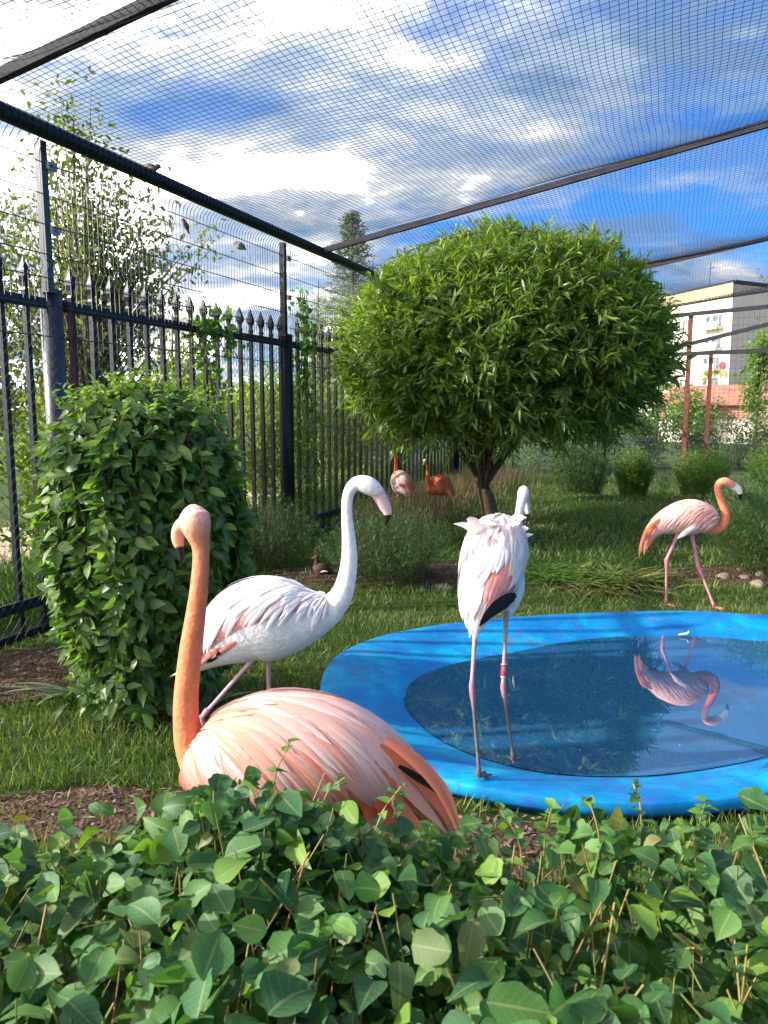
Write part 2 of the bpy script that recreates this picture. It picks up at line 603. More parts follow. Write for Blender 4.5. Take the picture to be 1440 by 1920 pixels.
def blob(c, r, n=40, seed=0, z=0.004, h=0.03):
    """low irregular mound"""
    rr = np.random.default_rng(seed)
    ph = rr.uniform(0, 6.28, 5)
    th = np.arange(n) * 2 * math.pi / n
    w = 1 + sum(0.10 * np.sin((k + 2) * th + ph[k]) for k in range(5))
    V = [(c[0], c[1], z + h)]
    rings = (0.35, 0.7, 1.0)
    for q in rings:
        hz = z + h * (1 - q ** 2)
        V += [(c[0] + r[0] * q * w[i] * math.cos(th[i]), c[1] + r[1] * q * w[i] * math.sin(th[i]), hz + 0.006 * rr.normal() * (q < 1)) for i in range(n)]
    Fs = [(0, 1 + i, 1 + (i + 1) % n) for i in range(n)]
    for q in range(2):
        a = 1 + q * n; b_ = 1 + (q + 1) * n
        Fs += [(a + i, b_ + i, b_ + (i + 1) % n, a + (i + 1) % n) for i in range(n)]
    return V, Fs


for k, (c, r) in enumerate(SOIL):
    mb = MB(); mb.add(*blob(c, r, seed=k, z=0.004 + 0.001 * k))
    o = mb.build('soil', M['soil'], smooth=True)
    tag(o, 'bare brown soil patch in the lawn', kind='structure')
# sandy path outside the fence
mb = MB()
a0, a1, b0, b1 = fence(-3, -1.6), fence(9, -2.2), fence(-3, -3.6), fence(9, -4.6)
mb.add([a0 + [0, 0, .006], a1 + [0, 0, .006], b1 + [0, 0, .006], b0 + [0, 0, .006]], [(0, 1, 2, 3)])
tag(mb.build('path', mat_solid('sand', (0.42, 0.33, 0.24), 0.95, var=0.3, scale=5, bumpy=0.3)), 'sandy path beyond the black fence', kind='structure')

# ------------------------------------------------------------------ pond
def mat_pond():
    m, nt, b = new_mat('blue_pool_paint')
    L = nt.links
    tc = N(nt, 'ShaderNodeTexCoord')
    n1 = N(nt, 'ShaderNodeTexNoise', i_Scale=2.2, i_Detail=7.0, i_Roughness=0.65, i_Distortion=0.4)
    n2 = N(nt, 'ShaderNodeTexNoise', i_Scale=14.0, i_Detail=8.0, i_Roughness=0.7)
    n3 = N(nt, 'ShaderNodeTexNoise', i_Scale=1.4, i_Detail=8.0, i_Roughness=0.72)
    n4 = N(nt, 'ShaderNodeTexNoise', i_Scale=60.0, i_Detail=3.0)
    for n in (n1, n2, n3, n4): L.new(tc.outputs['Object'], n.inputs['Vector'])
    base = ramp(nt, [(0.34, (0.001, 0.115, 0.34)), (0.5, (0.001, 0.190, 0.45)), (0.64, (0.002, 0.32, 0.52))])
    L.new(n1.outputs[0], base.inputs[0])
    scuff = ramp(nt, [(0.53, 0), (0.60, 0.6)])
    L.new(n2.outputs[0], scuff.inputs[0])
    col = mixc(nt, scuff.outputs[0], base.outputs[0], (0.04, 0.085, 0.42))
    wear = ramp(nt, [(0.575, 0), (0.62, 0.6)])
    L.new(math_n(nt, 'ADD', math_n(nt, 'MULTIPLY', n3.outputs[0], 0.7), math_n(nt, 'MULTIPLY', n2.outputs[0], 0.3)), wear.inputs[0])
    col = mixc(nt, wear.outputs[0], col, (0.13, 0.17, 0.21))
    drop = ramp(nt, [(0.73, 0), (0.76, 0.6)])
    n5 = N(nt, 'ShaderNodeTexNoise', i_Scale=34.0, i_Detail=2.0)
    L.new(tc.outputs['Object'], n5.inputs['Vector'])
    L.new(n5.outputs[0], drop.inputs[0])
    col = mixc(nt, drop.outputs[0], col, (0.30, 0.34, 0.38))
    mud = ramp(nt, [(0.60, 0), (0.74, 0.55)])
    n6 = N(nt, 'ShaderNodeTexNoise', i_Scale=4.3, i_Detail=9.0, i_Roughness=0.75)
    L.new(tc.outputs['Object'], n6.inputs['Vector'])
    L.new(n6.outputs[0], mud.inputs[0])
    col = mixc(nt, mud.outputs[0], col, (0.09, 0.085, 0.065))
    L.new(col, b.inputs['Base Color'])
    b.inputs['Roughness'].default_value = 0.55
    b.inputs['Specular IOR Level'].default_value = 0.25
    bump(nt, b, math_n(nt, 'ADD', n2.outputs[0], math_n(nt, 'MULTIPLY', n4.outputs[0], 0.3)), 0.25, 0.01)
    return m


def ring(t, z, O=POND_O, I=POND_I):
    p = O * (1 - t) + I * t
    return np.concatenate([p, np.full((len(p), 1), z)], 1)


def build_pond():
    root = empty('pond', (1.6, 4.6, 0))
    tag(root, 'blue painted fibreglass pool with a wide rim full of water', 'pool')
    prof = [(0.22, -0.03), (0.17, 0.030), (0.02, 0.044), (-0.002, 0.060), (-0.004, 0.080), (0.004, 0.096), (0.012, 0.101), (0.05, 0.104), (0.22, 0.100), (0.40, 0.088), (0.60, 0.070), (0.80, 0.051), (0.95, 0.035), (1.08, 0.018), (1.35, -0.12), (1.8, -0.22)]
    # the wide back rim slopes evenly down to the water
    rows = []
    for t, z in prof:
        r = ring(t, z)
        w = np.array([mnoise.noise(Vector((p[0] * 1.3, p[1] * 1.3, 0))) for p in r])
        if z > 0.03: r[:, 2] += 0.004 * w
        rows.append(r)
    n = len(rows[0])
    V = np.concatenate(rows)
    Fq = []
    for k in range(len(rows) - 1):
        a = k * n + np.arange(n); b_ = (k + 1) * n + np.arange(n)
        Fq.append(np.stack([a, np.roll(a, -1), np.roll(b_, -1), b_], 1))
    Fq = np.concatenate(Fq)
    cen = np.array([[*POND_I.mean(0), -0.24]])
    V = np.concatenate([V, cen])
    a = (len(rows) - 1) * n + np.arange(n)
    fan = np.stack([a, np.roll(a, -1), np.full(n, len(V) - 1)], 1)
    link('basin', np_mesh('basin', V, [Fq, fan], mat_pond(), origin=root.location), root)
    # dark skirting under the overhanging lip
    return root


pond = build_pond()


def mat_water():
    m, nt, b = new_mat('pond_water')
    tc = N(nt, 'ShaderNodeTexCoord')
    n = N(nt, 'ShaderNodeTexNoise', i_Scale=3.0, i_Detail=2.0, i_Roughness=0.4)
    nt.links.new(tc.outputs['Object'], n.inputs['Vector'])
    b.inputs['Base Color'].default_value = (0.018, 0.105, 0.225, 1)
    b.inputs['Roughness'].default_value = 0.01
    b.inputs['IOR'].default_value = 4.0
    b.inputs['Specular IOR Level'].default_value = 0.5
    bump(nt, b, n.outputs[0], 0.018, 0.05)
    return m


wr = ring(1.02, WATZ)
Vw = np.concatenate([wr, [[*POND_I.mean(0), WATZ]]])
nn = len(wr); a = np.arange(nn)
water = link('water', np_mesh('water', Vw, np.stack([a, np.roll(a, -1), np.full(nn, nn)], 1), mat_water()))
tag(water, 'still murky water in the blue pool', kind='structure')

# ------------------------------------------------------------------ black spiked fence
def build_spiked_fence():
    root = empty('spiked_fence', fence(0))
    tag(root, 'tall black steel fence of spear-topped bars along the grass', 'fence', 'fences round the enclosure')
    ax = (FD, FN, np.array([0, 0, 1.]))
    # one bar: square tube with a forged spear point
    mb = MB()
    mb.box((0, 0, 1.215), (0.036, 0.036, 2.33), ax)
    bar_me = mb.mesh('bar', M['black_paint'])
    mb = MB()
    prof = [(0, .019), (.03, .025), (.05, .017), (.08, .020), (.12, .034), (.16, .031), (.24, .006), (.26, .001)]
    V = []; n = 4
    for z, r in prof:
        for j in range(n):
            an = math.pi / 4 + j * math.pi / 2
            V.append(FD * r * 1.2 * math.cos(an) + FN * r * 1.2 * math.sin(an) + np.array([0, 0, z]))
    Fs = [(i * n + j, i * n + (j + 1) % n, (i + 1) * n + (j + 1) % n, (i + 1) * n + j) for i in range(len(prof) - 1) for j in range(n)]
    mb.add(V, Fs)
    tip_me = mb.mesh('spear_tip', M['black_paint'])
    s0, ds = 0.19, 0.2165
    post_s = (0.64, 4.22, 7.9, 11.6)
    i = -12
    while s0 + i * ds < 14.5:
        s = s0 + i * ds
        i += 1
        if min(abs(s - p) for p in post_s) < 0.13: continue
        p = fence(s) - np.array(root.location)
        b = link('bar', bar_me, root, p)
        link('spear_tip', tip_me, b, (0, 0, 2.38))
    for p in post_s:
        mb = MB()
        mb.tube([fence(p, 0, 0), fence(p, 0, 2.44)], 0.078, 20)
        mb.build('round_post', M['grey_paint'] if p < 1 else M['black_paint'], root, smooth=True)
    edges = (-2.6,) + post_s + (14.6,)
    for z in (0.235, 2.335):
        for a, b in zip(edges[:-1], edges[1:]):
            mb = MB()
            mb.bar(fence(a + (0.08 if a > -2 else 0), 0.03, z), fence(b - 0.08, 0.03, z), 0.03, 0.075)
            mb.build('rail', M['black_paint'], root)
    mb = MB()
    mb.bar(fence(-2.6, 0.0, 0.02), fence(14.6, 0, 0.02), 0.06, 0.05)
    mb.build('ground_beam', M['black_paint'], root)


build_spiked_fence()

# ------------------------------------------------------------------ aviary: posts, wire panels, top rail, cross beams, roof net
def build_wire_panels():
    root = empty('mesh_panel_fence', fence(0, 0.12))
    tag(root, 'thin dark wire panels with bent tops standing above the spiked fence', 'fence', 'fences round the enclosure')
    post_s = (0.575, 4.10, 7.9, 11.6)
    ax = (FD, FN, np.array([0, 0, 1.]))
    for p in post_s:
        mb = MB()
        mb.box(fence(p, 0.045, 2.92), (0.058, 0.058, 1.02), ax)
        mb.box(fence(p, 0.045, 2.425), (0.085, 0.085, 0.03), ax)
        o = mb.build('square_post', M['grey_paint'] if p < 1 else M['black_paint'], root)
        for z in (3.27, 2.84):
            mb = MB()
            mb.box(fence(p + 0.05, 0.085, z), (0.085, 0.03, 0.05), ax)
            mb.tube([fence(p + 0.05, 0.095, z), fence(p + 0.05, 0.115, z)], 0.010, 6)
            mb.build('clamp', M['galvanised'], o, origin=root.location)
    mb = MB()
    mb.box(fence(0.76, 0.06, 1.20), (0.03, 0.03, 2.3), ax)
    mb.build('rusty_angle', M['rust_paint'], root)
    edges = (-3.2,) + post_s + (15.2,)
    for a, b in zip(edges[:-1], edges[1:]):
        s = np.arange(a + 0.06, b - 0.04, 0.052)
        prof = [(0.10, 2.02), (0.10, 2.52), (0.135, 2.58), (0.10, 2.64), (0.10, 3.29), (0.115, 3.35), (0.19, 3.43)]
        P = np.array([[fence(q, d, z) for d, z in prof] for q in s])
        V, Fq = strands_np(P, 0.0034, 3)
        hz = [(0.105, z) for z in (2.10, 2.31, 2.50, 2.66, 2.86, 3.06, 3.27)]
        V2, F2 = tubes_np([fence(a + .02, d, z) for d, z in hz], [fence(b - .02, d, z) for d, z in hz], 0.0042, 4)
        o = link('wire_panel', np_mesh('wire_panel', np.concatenate([V, V2]), np.concatenate([Fq, F2 + len(V)]), M['wire'], origin=root.location), root)
        o['kind'] = 'stuff'
    # chain link on the inside of the bars
    return root


build_wire_panels()


def build_chain_link():
    root = empty('chain_link_fence', fence(0, 0.07))
    tag(root, 'fine diamond chain-link wire hung on the inner side of the black bars', 'fence', 'fences round the enclosure')
    H = 2.25; s0, s1 = -2.6, 9.0
    st, en = [], []
    q = s0 - H
    while q < s1:
        for sg in (1, -1):
            a_s, a_z, b_s, b_z = (q, 0, q + H, H) if sg > 0 else (q + H, 0, q, H)
            # clip in s
            def cl(sv, z, so_, zo):
                if sv < s0: z = z + (s0 - sv) / (so_ - sv) * (zo - z); sv = s0
                elif sv > s1: z = z + (s1 - sv) / (so_ - sv) * (zo - z); sv = s1
                return sv, z
            A = cl(a_s, a_z, b_s, b_z); B = cl(b_s, b_z, a_s, a_z)
            off = 0.004 * sg
            st.append(fence(A[0], 0.07 + off, A[1] + .03)); en.append(fence(B[0], 0.07 + off, B[1] + .03))
        q += 0.078
    V, Fq = tubes_np(st, en, 0.0016, 3)
    o = link('wire_mesh', np_mesh('wire_mesh', V, Fq, M['wire'], origin=root.location), root)
    o['kind'] = 'stuff'


build_chain_link()


def roof_z(s, d):
    """height of the beam plane over fence coordinates"""
    return TOPZ + 0.185 * d


BEAMS = []
CF = np.array([CROSS @ FD, CROSS @ FN, CROSS[2]])     # cross direction in fence coordinates
for sb in (-0.18, 4.75, 10.77, 16.8):
    BEAMS.append(sb)


def build_frame():
    root = empty('aviary_frame', fence(0, 0.2, 0))
    tag(root, 'dark steel roof frame with cross beams carrying the net over the enclosure', 'frame')
    mb = MB()
    pts = [fence(s, 0.2, TOPZ) for s in np.linspace(-3.4, 15.4, 60)]
    mb.tube(pts, 0.056, 10)
    mb.build('top_rail', M['black_paint'], root, smooth=True)
    # twine lashing the net to the rail
    s = np.arange(-3.3, 15.3, 0.06)
    st = [fence(q, 0.2 + 0.060, TOPZ + 0.03) for q in s]; en = [fence(q + 0.03, 0.2 + 0.042, TOPZ - 0.052) for q in s]
    st += [fence(q, 0.2 - 0.02, TOPZ + 0.062) for q in s]; en += [fence(q + 0.02, 0.2 + 0.05, TOPZ + 0.02) for q in s]
    V, Fq = tubes_np(st, en, 0.006, 4)
    o = link('lashing', np_mesh('lashing', V, Fq, M['net'], origin=root.location), root); o['kind'] = 'stuff'
    for sb in BEAMS[:3]:
        mb = MB()
        a = fence(sb, 0.2, TOPZ) + CROSS * 0.05
        b = fence(sb, 0.2, TOPZ) + CROSS * 10.5
        mb.bar(a, b, 0.05, 0.062)
        mb.build('cross_beam', M['beam_paint'], root)


build_frame()


def build_net():
    root = empty('roof_net', fence(0, 0.2, 0))
    tag(root, 'black knotted netting roof sagging between the dark beams', 'net')
    P0 = fence(0, 0.2, 0)

    def surf(s, d):
        # s along the fence measured at the foot of a cross line, d along the cross direction
        b = np.array(BEAMS)
        x = P0[0] + FD[0] * s + CROSS[0] * d
        y = P0[1] + FD[1] * s + CROSS[1] * d
        z = TOPZ + CROSS[2] * d + 0.06
        k = np.clip(np.searchsorted(b, s) - 1, 0, len(b) - 2)
        t = (s - b[k]) / (b[k + 1] - b[k])
        t = np.where(s < b[0], 0.5 + 0.5 * np.clip((b[0] - s) / 4, 0, 1), t)
        sag = 4 * np.clip(t, 0, 1) * (1 - np.clip(t, 0, 1))
        sag = np.clip(sag, 0, 1) ** 0.8
        z = z - sag * (0.05 + 0.075 * np.clip(d, 0, 6)) * np.clip(d / 0.6, 0, 1)
        z = z + 0.012 * np.sin(1.7 * s + 0.9 * d) + 0.008 * np.sin(2.3 * d - 1.1 * s)
        # lies on the willow where that reaches it
        e = 1 - ((x - TREE_C[0]) / (TREE_R[0] + .35)) ** 2 - ((y - TREE_C[1]) / (TREE_R[1] + .35)) ** 2
        zt = TREE_C[2] + (TREE_R[2] + .12) * np.sqrt(np.clip(e, 0, 1))
        z = np.where(e > 0, np.maximum(z, zt), z)
        return np.stack([x, y, z], -1)

    pitch = 0.049
    sv = np.arange(-2.6, 16.5, pitch); dv = np.arange(0.0, 9.6, pitch)
    wob = lambda u, v: 0.006 * np.sin(5.1 * u + 2.3 * v) + 0.005 * np.sin(9.7 * v - 3.1 * u)
    s_f = np.linspace(sv[0], sv[-1], 125); d_f = np.linspace(0, dv[-1], 64)
    Dg, Sg = np.meshgrid(dv, s_f, indexing='ij')
    A = surf(Sg, Dg + wob(Sg, Dg))
    Sg2, Dg2 = np.meshgrid(sv, d_f, indexing='ij')
    B = surf(Sg2 + wob(Dg2, Sg2), Dg2)
    V1, F1 = strands_np(A, 0.0019, 3)
    V2, F2 = strands_np(B, 0.0019, 3)
    o = link('netting', np_mesh('netting', np.concatenate([V1, V2]), np.concatenate([F1, F2 + len(V1)]), M['net'], origin=root.location), root)
    o['kind'] = 'stuff'


build_net()

# far end of the enclosure: welded wire on rust-red posts
FARA = fence(14.9, 0.2)
FARB = np.array([10.5, 15.2, 0])
FAR_D = norm(np.array([FARB[0] - FARA[0], FARB[1] - FARA[1], 0]))
FAR_L = float(np.linalg.norm((FARB - FARA)[:2]))


def far(q, z=0.0, off=0.0):
    n = np.array([FAR_D[1], -FAR_D[0], 0])
    return FARA + FAR_D * q + np.array([0, 0, z]) - n * off


def far_q(px):
    """distance along the far side seen at a column of the photo"""
    r = ray(px, 800)
    k = np.linalg.solve(np.array([[r[0], -FAR_D[0]], [r[1], -FAR_D[1]]]), FARA[:2])
    return k[1]


def build_far_fence():
    root = empty('welded_wire_fence', far(0))
    tag(root, 'welded wire end fence on rust red posts below the apartment block', 'fence', 'fences round the enclosure')
    qa, qb = far_q(1285), far_q(1325)
    hz = lambda q: 3.62 + 0.05 * (q - qa)
    for q in (0.1, qa, qa + 3.6):
        mb = MB(); mb.box(far(q, hz(q) / 2), (0.09, 0.07, hz(q)), (FAR_D, np.cross([0, 0, 1], FAR_D), np.array([0, 0, 1.])))
        o = mb.build('dark_post' if q < 1 else 'red_post', M['black_paint'] if q < 1 else M['rust_paint'], root)
        for z in (0.4, 1.2, 2.0, 2.8, 3.5):
            m2 = MB(); m2.box(far(q, z, -0.04), (0.03, 0.02, 0.03)); m2.build('bolt', M['galvanised'], o, origin=root.location)
    mb = MB(); mb.box(far(qb, 1.42, .15), (0.08, 0.07, 2.84), (FAR_D, np.cross([0, 0, 1], FAR_D), np.array([0, 0, 1.])))
    mb.build('red_post', M['rust_paint'], root)
    for (q0, z0, q1, z1) in ((0, hz(0), FAR_L, hz(FAR_L)), (qa - 2.2, 2.75, FAR_L, 2.78 + 0.02 * 3), (qa - 1.6, 2.62, qa + 3.0, 3.68)):
        mb = MB(); mb.bar(far(q0, z0, -0.06), far(q1, z1, -0.06), 0.05, 0.085)
        mb.build('rail', M['beam_paint'], root)
    st, en = [], []
    for q in np.arange(0, FAR_L, 0.10):
        st.append(far(q, 0.0)); en.append(far(q, hz(q)))
    for z in np.arange(0.05, 3.55, 0.15):
        st.append(far(0, z)); en.append(far(FAR_L, z))
    V, Fq = tubes_np(st, en, 0.003, 3)
    o = link('wire_mesh', np_mesh('wire_mesh', V, Fq, M['wire'], origin=root.location), root); o['kind'] = 'stuff'
    st, en = [], []
    for q in np.arange(0, FAR_L, 0.05):
        st.append(far(q, 0.0, -.02)); en.append(far(q, 1.0, -.02))
    for z in np.arange(0.03, 1.02, 0.05):
        st.append(far(0, z, -.02)); en.append(far(FAR_L, z, -.02))
    V, Fq = tubes_np(st, en, 0.0022, 3)
    o = link('lower_wire_mesh', np_mesh('lower_wire_mesh', V, Fq, M['pale_wire'], origin=root.location), root); o['kind'] = 'stuff'


build_far_fence()

# ------------------------------------------------------------------ buildings beyond
M['white_render'] = mat_solid('white_render', (0.66, 0.59, 0.49), 0.9, var=0.06, scale=0.5, bumpy=0.05)
M['beige_render'] = mat_solid('beige_render', (0.58, 0.46, 0.28), 0.9, var=0.08, scale=0.4, bumpy=0.05)
M['gable'] = mat_solid('gable_render', (0.78, 0.57, 0.45), 0.9, var=0.08, scale=0.5, bumpy=0.05)
M['balcony'] = mat_solid('balcony_panel', (0.60, 0.50, 0.38), 0.8, var=0.12, scale=0.8, bumpy=0)
M['frame_white'] = mat_solid('frame_white', (0.75, 0.75, 0.73), 0.5, var=0.03, bumpy=0)
M['glass'] = mat_solid('window_glass', (0.09, 0.11, 0.14), 0.12, var=0.3, scale=0.3, bumpy=0)
M['red_sign'] = mat_solid('red_sign', (0.55, 0.03, 0.04), 0.5, var=0.05, bumpy=0)


def build_apartments():
    D0 = 110.0
    cor = at(1363, 760, D0); cor[2] = 0
    c2 = at(1240, 760, D0 * 79 / 70.0); c2[2] = 0
    c3 = at(1438, 760, D0 * 72.7 / 70.0); c3[2] = 0
    LD = norm(c2 - cor); RD = norm(c3 - cor)
    LN = np.array([-LD[1], LD[0], 0]);  LN = LN if LN @ (-cor) > 0 else -LN
    RN = np.array([-RD[1], RD[0], 0]);  RN = RN if RN @ (-cor) > 0 else -RN
    H = at(1363, 528, D0)[2]
    LL, RL = 46.0, float(np.linalg.norm(c3 - cor))
    root = empty('apartment_block', cor)
    tag(root, 'white apartment block with a beige top band and a windowless grey gable', 'building')
    up = np.array([0, 0, 1.])
    back = LD * LL
    # body: walls with real window holes would be heavy, openings are recessed boxes set into a wall of strips
    par = 3.6
    mb = MB()
    P = [cor, cor + LD * LL, cor + LD * LL + RD * RL, cor + RD * RL]
    zt = H - par
    mb.add([*[p for p in P], *[p + up * zt for p in P]], [(3, 2, 6, 7), (2, 1, 5, 6)])
    mb.build('rear_wall', M['white_render'], root)
    mb = MB()
    mb.add([cor, cor + RD * RL, cor + RD * RL + up * (H - .3), cor + up * (H - .3)], [(0, 1, 2, 3)])
    mb.build('gable_wall', M['gable'], root)
    mb = MB()
    q = [p + up * zt for p in P]; q2 = [p + up * H for p in P]
    off = LN * 0.12
    mb.add([q[0] + off, q[1] + off, q2[1] + off, q2[0] + off], [(0, 1, 2, 3)])
    mb.build('top_band', M['beige_render'], root)
    mb = MB()
    mb.add([p + up * H for p in P], [(0, 1, 2, 3)])
    for i in range(4):
        a, b = P[i], P[(i + 1) % 4]
        mb.bar(a + up * (H + .1), b + up * (H + .1), 0.5, 0.25)
    mb.build('roof', M['beam_paint'], root)
    mb = MB()
    mb.tube([cor + LD * 9 + RD * 4 + up * H, cor + LD * 9 + RD * 4 + up * (H + 4.5)], 0.05, 5)
    mb.tube([cor + LD * 9 + RD * 3 + up * (H + 3.5), cor + LD * 9 + RD * 5 + up * (H + 3.8)], 0.04, 5)
    mb.build('antenna', M['beam_paint'], root)
    # window columns on the bright face: (centre along face, width)
    cols = []
    u = 1.9
    pat = [('w', 2.1), ('w', 1.1), ('gap', 2.0), ('w', 1.4), ('w', 0.7), ('w', 1.4), ('gap', 2.4), ('w', 1.5), ('w', 1.5), ('gap', 1.4), ('bal', 3.2), ('gap', 1.6)]
    while u < LL - 2:
        for k, wd in pat:
            if k != 'gap' and u + wd < LL: cols.append((k, u, u + wd))
            u += wd + 0.35
    fl = 2.95
    nfl = int(zt // fl)
    us = sorted({0.0, LL, *[x for c in cols for x in c[1:]]})
    wall = MB()
    solid = lambda u0, u1, z0, z1: wall.add([cor + LD * u0 + up * z0, cor + LD * u1 + up * z0, cor + LD * u1 + up * z1, cor + LD * u0 + up * z1], [(0, 1, 2, 3)])
    zs = [0.0]
    holes = []
    z = zt - 0.55
    lv = []
    while z > 2.5:
        lv.append((z - 1.75, z)); z -= fl
    lv = lv[::-1]
    zprev = 0.0
    for z0, z1 in lv:
        solid(0, LL, zprev, z0)
        uprev = 0.0
        for k, a, b in cols:
            solid(uprev, a, z0, z1); uprev = b
        solid(uprev, LL, z0, z1)
        zprev = z1
    solid(0, LL, zprev, zt)
    wall.build('front_wall', M['white_render'], root)
    wf, wg = {}, {}
    for z0, z1 in lv:
        for k, a, b in cols:
            w_ = round(b - a, 2)
            if a > 30: continue
            if w_ not in wf:
                m1 = MB(); h = z1 - z0; dp = 0.22
                o_ = -LN * dp
                # reveal and frame
                for (x0, x1, y0, y1) in ((0, .09, 0, h), (w_ - .09, w_, 0, h), (.09, w_ - .09, 0, .09), (.09, w_ - .09, h - .09, h)):
                    m1.box(LD * (x0 + x1) / 2 + up * (y0 + y1) / 2 - LN * .12, (x1 - x0, .24, y1 - y0), (LD, LN, up))
                if w_ > 1.2: m1.box(LD * w_ / 2 + up * h / 2 - LN * .18, (.07, .08, h - .2), (LD, LN, up))
                wf[w_] = m1.mesh('window', M['frame_white'])
                m2 = MB(); m2.add([LD * .05 + up * .05 + o_, LD * (w_ - .05) + up * .05 + o_, LD * (w_ - .05) + up * (h - .05) + o_, LD * .05 + up * (h - .05) + o_], [(0, 1, 2, 3)])
                wg[w_] = m2.mesh('pane', M['glass'])
            wdw = link('window', wf[w_], root, Vector(LD * a + up * z0))
            link('pane', wg[w_], wdw)
            if k == 'bal' or w_ == 2.1:
                mbx = MB()
                mbx.box(cor + LD * ((a + b) / 2 + .6) + up * (z0 - .25) + LN * .55, (3.6, 1.1, .14), (LD, LN, up))
                mbx.box(cor + LD * ((a + b) / 2 + .6) + up * (z0 + .25) + LN * 1.08, (3.6, .06, .86), (LD, LN, up))
                mbx.build('balcony', M['balcony'], root)
    mb = MB()
    c = cor + LD * 1.2 + LN * .1 + up * at(1356, 684, D0)[2]
    mb.tube([c, c + LN * .15], .55, 16)
    mb.build('round_sign', M['red_sign'], root)


build_apartments()


def mat_brick(name, c1, c2, mortar, scale=4.0):
    m, nt, b = new_mat(name)
    tc = N(nt, 'ShaderNodeTexCoord')
    mp = N(nt, 'ShaderNodeMapping')
    mp.inputs['Rotation'].default_value = (math.pi / 2, 0, 0)
    nt.links.new(tc.outputs['Object'], mp.inputs[0])
    br = N(nt, 'ShaderNodeTexBrick', i_Scale=scale)
    br.inputs['Color1'].default_value = (*c1, 1); br.inputs['Color2'].default_value = (*c2, 1); br.inputs['Mortar'].default_value = (*mortar, 1)
    nt.links.new(mp.outputs[0], br.inputs['Vector'])
    n = N(nt, 'ShaderNodeTexNoise', i_Scale=1.5, i_Detail=6.0)
    nt.links.new(tc.outputs['Object'], n.inputs['Vector'])
    r = ramp(nt, [(0.3, .6), (0.7, 1.2)]); nt.links.new(n.outputs[0], r.inputs[0])
    nt.links.new(mixc(nt, 1.0, br.outputs[0], r.outputs[0], 'MULTIPLY'), b.inputs['Base Color'])
    b.inputs['Roughness'].default_value = .9
    return m


M['brick'] = mat_brick('red_brick', (0.36, 0.13, 0.08), (0.28, 0.10, 0.065), (0.4, 0.34, 0.3), 2.2)
M['pink_brick'] = mat_brick('pale_brick', (0.48, 0.26, 0.21), (0.42, 0.20, 0.16), (0.5, 0.44, 0.4), 2.2)
M['roof_tile'] = mat_solid('roof_tile', (0.30, 0.125, 0.08), .85, var=.35, scale=2.0, bumpy=.4)
M['old_wall'] = mat_solid('old_wall', (0.60, 0.52, 0.46), .9, var=.25, scale=1.2, bumpy=.2)


def build_low_houses():
    # low outbuilding with a red roof
    a = at(1235, 800, 38.0); b = at(1470, 800, 34.0)
    a[2] = b[2] = 0
    d = norm(b - a); n = np.array([d[1], -d[0], 0])          # n looks at the camera
    L = float(np.linalg.norm(b - a)); up = np.array([0, 0, 1.])
    root = empty('outbuilding', a)
    tag(root, 'long low outbuilding with a red tiled roof behind the wire fence', 'building')
    mb = MB(); mb.box(a + d * L / 2 - n * 2.5 + up * .55, (L, 5, 1.1), (d, n, up)); mb.build('plinth', M['old_wall'], root)
    mb = MB(); mb.box(a + d * L / 2 - n * 2.5 + up * 1.45, (L - .02, 4.96, .7), (d, n, up)); mb.build('brick_wall', M['brick'], root)
    mb = MB()
    e0, e1 = a - d * .4 + n * .35 + up * 1.75, b + d * .4 + n * .35 + up * 1.75
    r0, r1 = a - d * .4 - n * 2.5 + up * 2.75, b + d * .4 - n * 2.5 + up * 2.75
    f0, f1 = a - d * .4 - n * 5.35 + up * 1.75, b + d * .4 - n * 5.35 + up * 1.75
    mb.add([e0, e1, r1, r0, f0, f1], [(0, 1, 2, 3), (3, 2, 5, 4)])
    mb.build('roof', M['roof_tile'], root)
    # corner of a taller brick house at the right
    c = at(1412, 800, 30.0); c[2] = 0
    root = empty('brick_house', c)
    tag(root, 'pinkish brick house corner at the edge beside the pale tree', 'building')
    h = at(1440, 672, 30)[2]
    n2 = -norm(np.array([c[0] + .6, c[1], 0])); d2 = np.array([-n2[1], n2[0], 0])
    mb = MB(); mb.box(c + d2 * 4 - n2 * 3 + up * h / 2, (8, 6, h), (d2, n2, up)); mb.build('wall', M['pink_brick'], root)
    mb = MB()
    V = [c - d2 * .3 + n2 * .3 + up * h, c + d2 * 8.3 + n2 * .3 + up * h, c + d2 * 8.3 - n2 * 6.3 + up * h, c - d2 * .3 - n2 * 6.3 + up * h, c + d2 * 4 - n2 * 3 + up * (h + 1.4)]
    mb.add(V, [(0, 1, 4), (1, 2, 4), (2, 3, 4), (3, 0, 4), (3, 2, 1, 0)]); mb.build('roof', M['roof_tile'], root)
    for k in range(2):
        w = MB()
        for (x, z, sx, sz) in ((-.45, 0, .08, 1.2), (.45, 0, .08, 1.2), (0, .6, .98, .08), (0, -.6, .98, .08)):
            w.box(d2 * x + up * z, (sx, .08, sz), (d2, n2, up))
        fr = link('window', w.mesh('window', M['frame_white']), root, Vector(d2 * (2 + 3 * k) + up * 1.9 + n2 * .03))
        g = MB(); g.box(np.zeros(3), (.84, .03, 1.1), (d2, n2, up)); link('pane', g.mesh('pane', M['glass']), fr)


build_low_houses()

